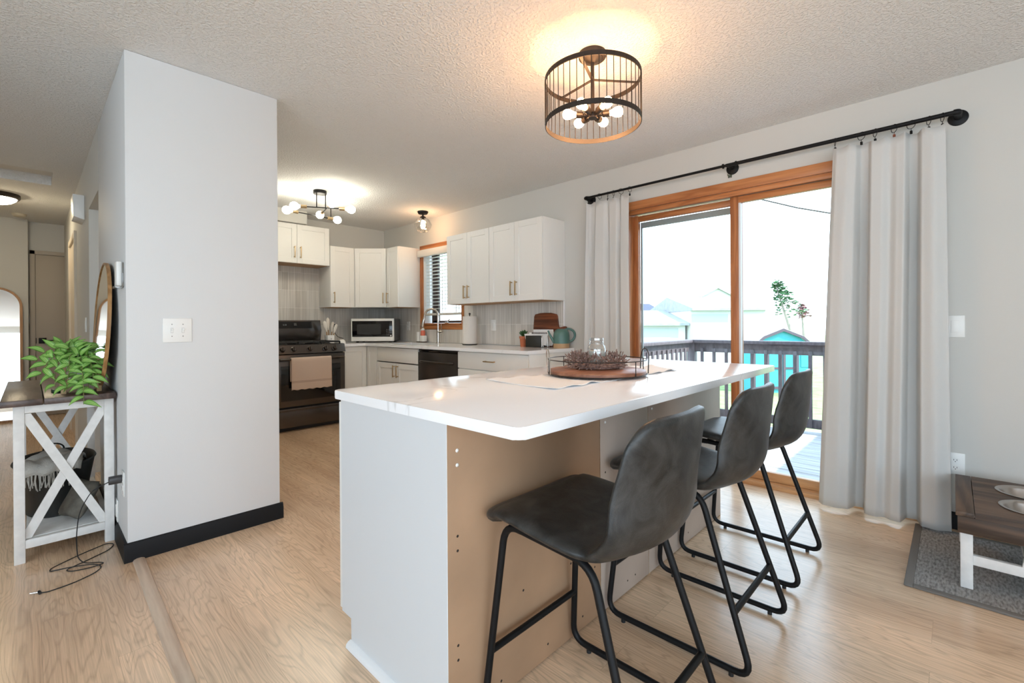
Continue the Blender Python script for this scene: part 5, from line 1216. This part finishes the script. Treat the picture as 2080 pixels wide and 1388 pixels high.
# plant on a small wooden stand
qx, qy = 0.185, 3.36
t = thing('trailing_plant', 'green striped trailing plant in a white pot on a small wooden stand', 'plant', (qx, qy, kz))
pw = wood('pale_stand_wood', (0.50, 0.33, 0.15), (0.66, 0.47, 0.25), 'Z', 0.5)
st = None
for k, (a, b) in enumerate(((-1, -1), (1, -1), (-1, 1), (1, 1))):
    x, y = qx+a*0.068, qy+b*0.068; h = 0.175 if (a, b) == (1, -1) else 0.165
    MB().box(x-0.010, x+0.010, y-0.010, y+0.010, kz, kz+h, 0.002).build('stand_post', pw, t)
for k in (0, 1):
    mb = MB()
    if k: mb.box(qx-0.058, qx+0.058, qy-0.076, qy-0.060, kz+0.045, kz+0.062); mb.box(qx-0.058, qx+0.058, qy+0.060, qy+0.076, kz+0.045, kz+0.062)
    else: mb.box(qx-0.076, qx-0.060, qy-0.058, qy+0.058, kz+0.045, kz+0.062); mb.box(qx+0.060, qx+0.076, qy-0.058, qy+0.058, kz+0.045, kz+0.062)
    mb.build('stand_rail', pw, t)
MB().box(qx-0.060, qx+0.060, qy-0.060, qy+0.060, kz+0.060, kz+0.066).build('stand_deck', pw, t)
MB().lathe([(0, kz+0.067), (0.046, kz+0.067), (0.054, kz+0.09), (0.057, kz+0.175), (0.053, kz+0.175), (0.050, kz+0.165), (0, kz+0.165)], (qx, qy), 32).build('pot', mat('pot_white', (0.74, 0.74, 0.70), 0.4), t)
bm = bmesh.new(); uvl = bm.loops.layers.uv.new('UVMap')
def leaf(p, d, nrm, L, w):
    d = d.normalized(); s = d.cross(nrm).normalized(); nrm = s.cross(d).normalized(); n = 7; rows = []
    for i in range(n+1):
        u = i/n; ww = w*math.sin(PI*(0.04+0.96*u)**0.72)*(1.0) if u < 1 else 0.0004
        c = p+d*L*u+nrm*(L*0.16*math.sin(PI*u)-L*0.30*u*u)
        rows.append([(bm.verts.new(c+s*ww*v+nrm*(0.25*ww*abs(v))), (v+1)/2, u) for v in (-1, -0.5, 0, 0.5, 1)])
    for i in range(n):
        for j in range(4):
            q = (rows[i][j], rows[i][j+1], rows[i+1][j+1], rows[i+1][j]); f = bm.faces.new([a[0] for a in q]); f.smooth = True
            for lp, a in zip(f.loops, q): lp[uvl].uv = (a[1], a[2])
top = Vector((qx, qy, kz+0.172)); stems = MB()
def vine(pts, nl, L0, seed):
    r = random.Random(seed); Q = fillet(pts, 0.05, 5); stems.tube(Q, 0.0016, 5)
    cum = [0]
    for a, b in zip(Q[:-1], Q[1:]): cum.append(cum[-1]+(b-a).length)
    for k in range(nl):
        dd = cum[-1]*(k+0.6)/nl; i = max(j for j in range(len(cum)) if cum[j] <= dd); i = min(i, len(Q)-2)
        tg = (Q[i+1]-Q[i]).normalized(); p = Q[i].lerp(Q[i+1], (dd-cum[i])/max(1e-6, cum[i+1]-cum[i]))
        sd = tg.cross(Vector((-0.35, -0.9, 0.25))).normalized()*(1 if k % 2 else -1)
        dirv = (sd*0.95+tg*0.35+Vector((r.uniform(-.25, .25), r.uniform(-.35, .05), r.uniform(-.25, .15))))
        nn = Vector((-0.3+r.uniform(-.3, .3), -0.75+r.uniform(-.2, .2), 0.65+r.uniform(-.3, .3)))
        leaf(p, dirv, nn, L0*r.uniform(0.85, 1.2), L0*r.uniform(0.19, 0.24))
for k in range(15):      # crown arching out of the pot
    a = 2*PI*k/15+0.2; h = rnd.uniform(0.03, 0.085); ro = rnd.uniform(0.05, 0.10)
    d_ = Vector((math.cos(a), math.sin(a), 0)); ro2 = ro*(0.55 if d_.x > 0.3 else 1.0)
    vine([top, top+d_*ro2*0.5+Vector((0, 0, h)), top+d_*ro2*1.0+Vector((0, 0, h*0.8))], 6, 0.068, 100+k)
V_ = lambda x, y, z: Vector((x, y, z))
for k, pts in enumerate(([top, V_(0.11, 3.31, 0.99), V_(0.06, 3.28, 0.95), V_(0.035, 3.27, 0.885)], [top, V_(0.12, 3.29, 0.985), V_(0.085, 3.26, 0.90), V_(0.085, 3.25, 0.82)],
                         [top, V_(0.17, 3.28, 1.0), V_(0.165, 3.25, 0.90), V_(0.160, 3.22, 0.82)], [top, V_(0.20, 3.27, 0.99), V_(0.21, 3.23, 0.90), V_(0.205, 3.20, 0.80)],
                         [top, V_(0.18, 3.26, 0.98), V_(0.185, 3.17, 0.84), V_(0.183, 3.125, 0.735)], [top, V_(0.23, 3.28, 1.0), V_(0.245, 3.25, 0.93), V_(0.24, 3.23, 0.86)],
                         [top, V_(0.14, 3.27, 0.99), V_(0.135, 3.23, 0.91), V_(0.125, 3.20, 0.81)], [top, V_(0.12, 3.33, 1.02), V_(0.05, 3.31, 1.00), V_(0.02, 3.30, 0.95)],
                         [top, V_(0.21, 3.25, 0.98), V_(0.225, 3.19, 0.87), V_(0.215, 3.17, 0.83)])):
    vine(pts, 10 if k != 4 else 13, 0.064, 40+k)
me = bpy.data.meshes.new('foliage'); bmesh.ops.translate(bm, vec=-ORG[t.name], verts=bm.verts); bm.to_mesh(me); bm.free(); me.materials.append(leaf_mat())
fo = bpy.data.objects.new('foliage', me); C.objects.link(fo); fo.parent = t
stems.build('stem', mat('vine_stem', (0.20, 0.20, 0.07), 0.6), t)
mb = MB(); mb.prism(roundrect(0.075, 0.12, 3.36, 3.47, 0.02), 'z', kz, kz+0.018, 0.005); tag(mb.build('small_dish', mat('dish_dark_green', (0.02, 0.035, 0.02), 0.4)), 'small dark green dish on the console left of the plant stand', 'dish')
# charger and cable
t = thing('power_adapter', 'dark cylindrical power adapter with thin black cable plugged into the hall wall outlet', 'charger', (0.27, 2.945, 0.40))
mb = MB(); mb.prism(roundrect(2.927, 2.963, 0.357, 0.395, 0.012), 'x', 0.258, 0.307, 0.006); mb.build('adapter', mat('adapter_grey', (0.06, 0.06, 0.062), 0.35, 0.5), t)
cb = [V_(0.258, 2.945, 0.370), V_(0.20, 2.955, 0.345), V_(0.155, 2.98, 0.25), V_(0.145, 2.99, 0.12), V_(0.150, 2.99, 0.03), V_(0.170, 2.97, 0.004), V_(0.225, 2.93, 0.003), V_(0.238, 2.905, 0.003), V_(0.19, 2.895, 0.003), V_(0.125, 2.915, 0.003), V_(0.105, 2.95, 0.003), V_(0.17, 2.99, 0.003), V_(0.27, 3.06, 0.003), V_(0.315-0.02, 3.125, 0.003), V_(0.27, 3.16, 0.003), V_(0.16, 3.10, 0.003), V_(0.06, 3.02, 0.003), V_(0.055, 2.985, 0.003), V_(0.12, 2.965, 0.006), V_(0.20, 2.925, 0.006), V_(0.230, 2.875, 0.003), V_(0.20, 2.82, 0.003), V_(0.12, 2.775, 0.003), V_(0.045, 2.765, 0.003), V_(0.022, 2.775, 0.004)]
MB().tube(fillet(cb, 0.08, 6), 0.0022, 6).build('cable', M['black_rubber'], t)
mb = MB(); mb.tube([V_(0.024, 2.768, 0.005), V_(0.020, 2.790, 0.005)], 0.0055, 10); j_ = mb.build('jack', M['black_rubber'], t)
MB().tube([V_(0.018, 2.784, 0.005), V_(-0.006, 2.797, 0.005)], 0.0028, 8).build('plug_tip', M['steel'], j_)
# remote cradle
t = thing('wall_remote', 'white remote in a clear wall cradle near the partition edge', 'remote', (XH, 3.0, 1.32))
MB().box(XH-0.028, XH-0.006, 2.895, 2.965, 1.315, 1.435, 0.006).build('remote', M['plastic'], t)
mb = MB(); mb.box(XH-0.008, XH-0.001, 2.875, 2.99, 1.31, 1.43, 0.003); mb.box(XH-0.034, XH-0.001, 2.885, 2.98, 1.305, 1.318, 0.003); mb.build('cradle', M['clear'], t)
# tall arched mirror at the end of the hall
t = thing('arched_mirror', 'tall arched wooden floor mirror leaning at the hall end, left edge', 'mirror', (-0.27, 8.12, 0))
mxa = Matrix.Translation((-0.285, 8.06, 0.0)) @ Matrix.Rotation(math.radians(-3.2), 4, 'X'); w, H_ = 0.225, 1.60
def arch(w, top, bot, n=20): return [(-w, bot), (w, bot)] + [(w*math.cos(PI*k/n), top-w+w*math.sin(PI*k/n)) for k in range(n+1)]
o_, i_ = arch(w, H_, 0.0), arch(w-0.024, H_-0.024, 0.024)
mb = MB(mxa); A1 = [mb.bm.verts.new((x, -0.012, z)) for x, z in o_]; B1 = [mb.bm.verts.new((x, -0.012, z)) for x, z in i_]; A2 = [mb.bm.verts.new((x, 0.014, z)) for x, z in o_]; B2 = [mb.bm.verts.new((x, 0.014, z)) for x, z in i_]
n = len(A1)
for k in range(n):
    l_ = (k+1) % n
    for q in ((A1[k], A1[l_], B1[l_], B1[k]), (A2[k], B2[k], B2[l_], A2[l_]), (A1[k], A2[k], A2[l_], A1[l_]), (B1[k], B1[l_], B2[l_], B2[k])): mb.bm.faces.new(q)
mb.build('frame', M['ash'], t, ang=40)
MB(mxa).prism(i_, 'y', -0.002, 0.010).build('glass', M['mirror'], t, smooth=False)

# ------------------------------------------------------------------ outdoors
GZ = -1.62
struct(MB().box(6.6, 120, -60, 90, GZ-0.3, GZ).build('ground', mat('lawn', (0.17, 0.24, 0.09), 0.95, var=0.3, vscale=2.5)))
M['deck'] = mat('weathered_deck', (0.36, 0.36, 0.37), 0.8, var=0.25, vscale=3.0, stretch=(8, 0.6, 1), bump=0.2, bscale=8)
DZ0 = -0.10
mb = MB()
x = 3.62
while x < 6.02: mb.box(x, x+0.136, -1.0, 2.50, DZ0-0.03, DZ0, 0.004, 1); x += 0.142
struct(mb.build('deck_floor', M['deck'], smooth=False))
M['stain'] = mat('dark_deck_stain_hazed', (0.095, 0.080, 0.092), 0.7, var=0.35, vscale=10, stretch=(3, 3, 1))  # dark stain, lifted and purpled: the door glass haze is put into its colour
def railing(label, horiz, fixed, a0, a1, sp, posts, capw=0.14):
    c = (fixed, (a0+a1)/2, DZ0) if horiz == 'y' else ((a0+a1)/2, fixed, DZ0)
    t = thing('deck_railing', label, 'railing', c, 'deck railings')
    def bx(u0, u1, w0, w1, z0, z1, b=0.003):
        m_ = MB(); (m_.box(fixed+w0, fixed+w1, u0, u1, z0, z1, b) if horiz == 'y' else m_.box(u0, u1, fixed+w0, fixed+w1, z0, z1, b)); return m_
    bx(a0, a1, -capw/2, capw/2, 0.868, 0.905).build('cap_rail', M['stain'], t)
    bx(a0, a1, -0.019, 0.019, 0.752, 0.867).build('upper_rail', M['stain'], t)
    bx(a0, a1, -0.019, 0.019, -0.055, 0.045).build('lower_rail', M['stain'], t)
    for p in posts: bx(p-0.045, p+0.045, -0.045, 0.045, DZ0, 0.867).build('post', M['stain'], t)
    u = a0+sp*0.5
    while u < a1-0.02:
        if all(abs(u-p) > 0.065 for p in posts): bx(u-0.018, u+0.018, -0.040, -0.019, -0.05, 0.80, 0.002).build('baluster', M['stain'], t)
        u += sp
railing('dark wood deck railing straight across the view beyond the patio door', 'y', 5.98, -1.0, 2.56, 0.148, (-0.95, 0.98, 2.47))
railing('dark wood deck railing running away along the left side of the deck', 'x', 2.50, 3.70, 5.905, 0.125, (3.75,))
struct(MB().box(3.63, 7.2, -1.45, -1.05, GZ, 2.55).build('wall_added_shade', mat('shade_wall_siding', (0.6, 0.6, 0.58), 0.7)))  # unseen wall, added to throw shade over the near part of the deck
# teal shed
M['siding'] = mat('white_siding_sunlit_roof', (0.62, 0.62, 0.63), 0.7); M['shingle'] = mat('pale_shingle', (0.27, 0.285, 0.30), 0.8, var=0.15, vscale=4); M['slate'] = mat('blue_slate', (0.035, 0.042, 0.075), 0.8); M['fardoor'] = mat('garage_door_panel', (0.40, 0.44, 0.46), 0.6)
Ls, Rs = Vector((19.57, 5.586, 0)), Vector((21.163, 3.923, 0)); ud = (Rs-Ls).normalized(); nd = Vector((ud.y, -ud.x, 0)); nd = nd if nd.x < 0 else -nd
wS = (Rs-Ls).length; Cs = (Ls+Rs)/2-ud*0.12
Ms = Matrix(((ud.x, nd.x, 0, Cs.x), (ud.y, nd.y, 0, Cs.y), (0, 0, 1, GZ), (0, 0, 0, 1)))    # x across, y towards the viewer, z up
t = thing('garden_shed', 'small bright teal barn-roofed shed with dark trim beyond the deck railing', 'shed', (Cs.x, Cs.y, GZ))
h = wS/2; ev = 1.87; gab = [(-h, 0), (h, 0), (h, ev), (0.62*h, ev+0.30), (0, ev+0.56), (-0.62*h, ev+0.30), (-h, ev)]
M['teal'] = mat('teal_paint', (0.035, 0.30, 0.36), 0.6); M['shedtrim'] = mat('shed_trim', (0.07, 0.055, 0.075), 0.7)
MB(Ms).prism(gab, 'y', -1.3, 0.0).build('walls', M['teal'], t, smooth=False)
rf = [(-h-0.10, ev-0.06), (-0.66*h, ev+0.36), (0, ev+0.66), (0.66*h, ev+0.36), (h+0.10, ev-0.06), (h+0.02, ev-0.08), (0.62*h, ev+0.27), (0, ev+0.55), (-0.62*h, ev+0.27), (-h-0.02, ev-0.08)]
MB(Ms).prism(rf, 'y', -1.4, 0.08).build('roof', M['siding'], t, smooth=False); MB(Ms).prism([(a*1.005, b-0.02) for a, b in rf], 'y', 0.081, 0.12).build('roof_trim', M['shedtrim'], t, smooth=False)  # roof slab coloured pale to stand for the sun washing out its top
for s in (-1, 1):
    d = MB(Ms).box(s*0.02, s*0.62, 0.0, 0.03, 0.15, 1.80).build('door', M['teal'], t)
    mb = MB(Ms)
    for a, b in ((0.02, 0.11), (0.53, 0.62)): mb.box(s*a, s*b, 0.03, 0.05, 0.15, 1.80)
    for a, b in ((0.15, 0.25), (0.92, 1.0), (1.70, 1.80)): mb.box(s*0.11, s*0.53, 0.03, 0.05, a, b)
    mb.build('door_trim', M['shedtrim'], d)
mb = MB(Ms); mb.box(-0.72, 0.72, 0.01, 0.03, 1.90, 2.0); mb.box(-h, -h+0.10, 0.0, 0.03, 0, ev); mb.box(h-0.10, h, 0.0, 0.03, 0, ev); mb.build('fascia', M['shedtrim'], t)
MB(Ms).box(0.72, 1.05, 0.0, 0.02, 1.0, 1.6).build('side_panel', M['teal'], t)
# pale garages and distant houses
def house(name, label, cat, D, x0, x1, yw, yr, over, depth=7, roof='shingle', door=None, gable=False):
    f0 = Vector((fwd.x, fwd.y, 0)).normalized(); r0 = Vector((rt.x, rt.y, 0)).normalized()
    X = lambda px: (px-1040)/937.6*D; Z = lambda py: CAMH-(py-658)/937.6*D
    c = f0*D+r0*(X(x0)+X(x1))/2; w = (X(x1)-X(x0))/2
    Mh = Matrix(((r0.x, -f0.x, 0, c.x), (r0.y, -f0.y, 0, c.y), (0, 0, 1, GZ), (0, 0, 0, 1))); zw, zr = Z(yw)-GZ, Z(yr)-GZ
    t = thing(name, label, cat, (c.x, c.y, GZ))
    if gable: MB(Mh).prism([(-w, 0), (w, 0), (w, zw), (0, zr-0.1), (-w, zw)], 'y', -depth, 0).build('walls', M['siding'], t, smooth=False)
    else: MB(Mh).box(-w, w, -depth, 0, 0, zw).build('walls', M['siding'], t, smooth=False)
    if gable: P = [(-w-over, zw-0.25), (0, zr), (w+over, zw-0.25), (w+over, zw-0.4), (0, zr-0.16), (-w-over, zw-0.4)]; MB(Mh).prism(P, 'y', -depth-0.3, 0.3).build('roof', M[roof], t, smooth=False)
    else: MB(Mh).prism([(0.35, zw), (-depth/2, zr), (-depth-0.35, zw), (-depth-0.35, zw-0.12), (0.35, zw-0.12)], 'x', -w-over, w+over).build('roof', M[roof], t, smooth=False)
    if door:
        dd = MB(Mh).box(X(door[0])-(X(x0)+X(x1))/2, X(door[1])-(X(x0)+X(x1))/2, 0, 0.04, 0, Z(door[2])-GZ).build('garage_door', M['fardoor'], t, smooth=False)
    return t
house('garage', 'low pale garage seen through the left door panel', 'garage', 24, 1235, 1392, 658, 628, 0.1, door=(1225, 1377, 668))
house('garage', 'larger pale garage behind the middle door stile', 'garage', 23.6, 1403, 1555, 628, 598, 0.05, door=(1405, 1478, 640))
house('house', 'distant house with dark blue-grey roof at the left of the door view', 'house', 46, 1262, 1334, 632, 615, 0.3, roof='slate')
house('house', 'distant house whose pale blue gable tops the larger garage', 'house', 50, 1428, 1486, 600, 585, 0.4, roof='shingle', gable=True)
# tree and shrub
def tree(label, px, y0, y1, D, wpx, n, leafm, seed, lean=0.0, cat='tree', name='garden_tree'):
    r = random.Random(seed); f0 = Vector((fwd.x, fwd.y, 0)).normalized(); r0 = Vector((rt.x, rt.y, 0)).normalized()
    X = lambda p: (p-1040)/937.6*D; Z = lambda q: CAMH-(q-656)/937.6*D
    b = f0*D+r0*X(px); t = thing(name, label, cat, (b.x, b.y, GZ)); zt, zb = Z(y0), Z(y1)
    mb = MB(); mb.tube([(b.x, b.y, GZ), (b.x, b.y, (zb+GZ)/2), Vector((b.x, b.y, zt-0.2))-r0*lean], [0.14, 0.12, 0.03], 8)
    for k in range(14):
        u = r.random(); c = Vector((b.x, b.y, zb+(zt-zb)*u))-r0*lean*u; a = r.uniform(0, 2*PI); mb.tube([c, c+Vector((math.cos(a), math.sin(a), 0.5))*0.6*(1.1-u)], [0.035, 0.01], 5)
    mb.build('trunk', mat('bark_'+str(seed), (0.30, 0.27, 0.24), 0.9), t)
    mb = MB(); Wm = wpx/937.6*D
    for k in range(n):
        u = r.random()**0.8; rad = Wm*(1.05-u*0.8)*math.sqrt(r.random()); a = r.uniform(0, 2*PI)
        c = Vector((b.x+rad*math.cos(a), b.y+rad*math.sin(a), zb+(zt-zb)*u+r.uniform(-.2, .2)))-r0*lean*u
        q = Matrix.Rotation(r.uniform(0, 6), 4, 'Z') @ Matrix.Rotation(r.uniform(-1, 1), 4, 'X'); L = r.uniform(0.08, 0.2)
        v = [mb.bm.verts.new(c+(q @ Vector(p))*L) for p in ((-1, 0, 0), (0, -0.5, 0.15), (1, 0, 0), (0, 0.5, 0.15))]; mb.bm.faces.new(v)
    mb.build('foliage', leafm, t, smooth=False, recalc=False)
tree('sparse leaning evergreen tree far beyond the teal shed', 1612, 574, 642, 30, 30, 480, mat('far_green', (0.05, 0.14, 0.06), 0.8), 3, 1.15)
tree('bare reddish shrub to the right of the leaning evergreen', 1634, 622, 645, 31, 14, 150, mat('far_reddish', (0.20, 0.09, 0.10), 0.8), 5, 0.2, 'shrub', 'garden_shrub')
f0 = Vector((fwd.x, fwd.y, 0)).normalized(); r0 = Vector((rt.x, rt.y, 0)).normalized()
def sky_pt(px, py, D): return f0*D+r0*((px-1040)/937.6*D)+Vector((0, 0, CAMH-(py-657)/937.6*D))
wp = [sky_pt(1300, 340, 16), sky_pt(1545, 406, 14), sky_pt(1620, 424, 13.5), sky_pt(1690, 436, 13), sky_pt(2100, 470, 12)]
tag(MB().tube(wp, 0.02, 6).build('utility_wire', M['black_rubber']), 'thin utility wire crossing the sky outside the patio door', 'wire')
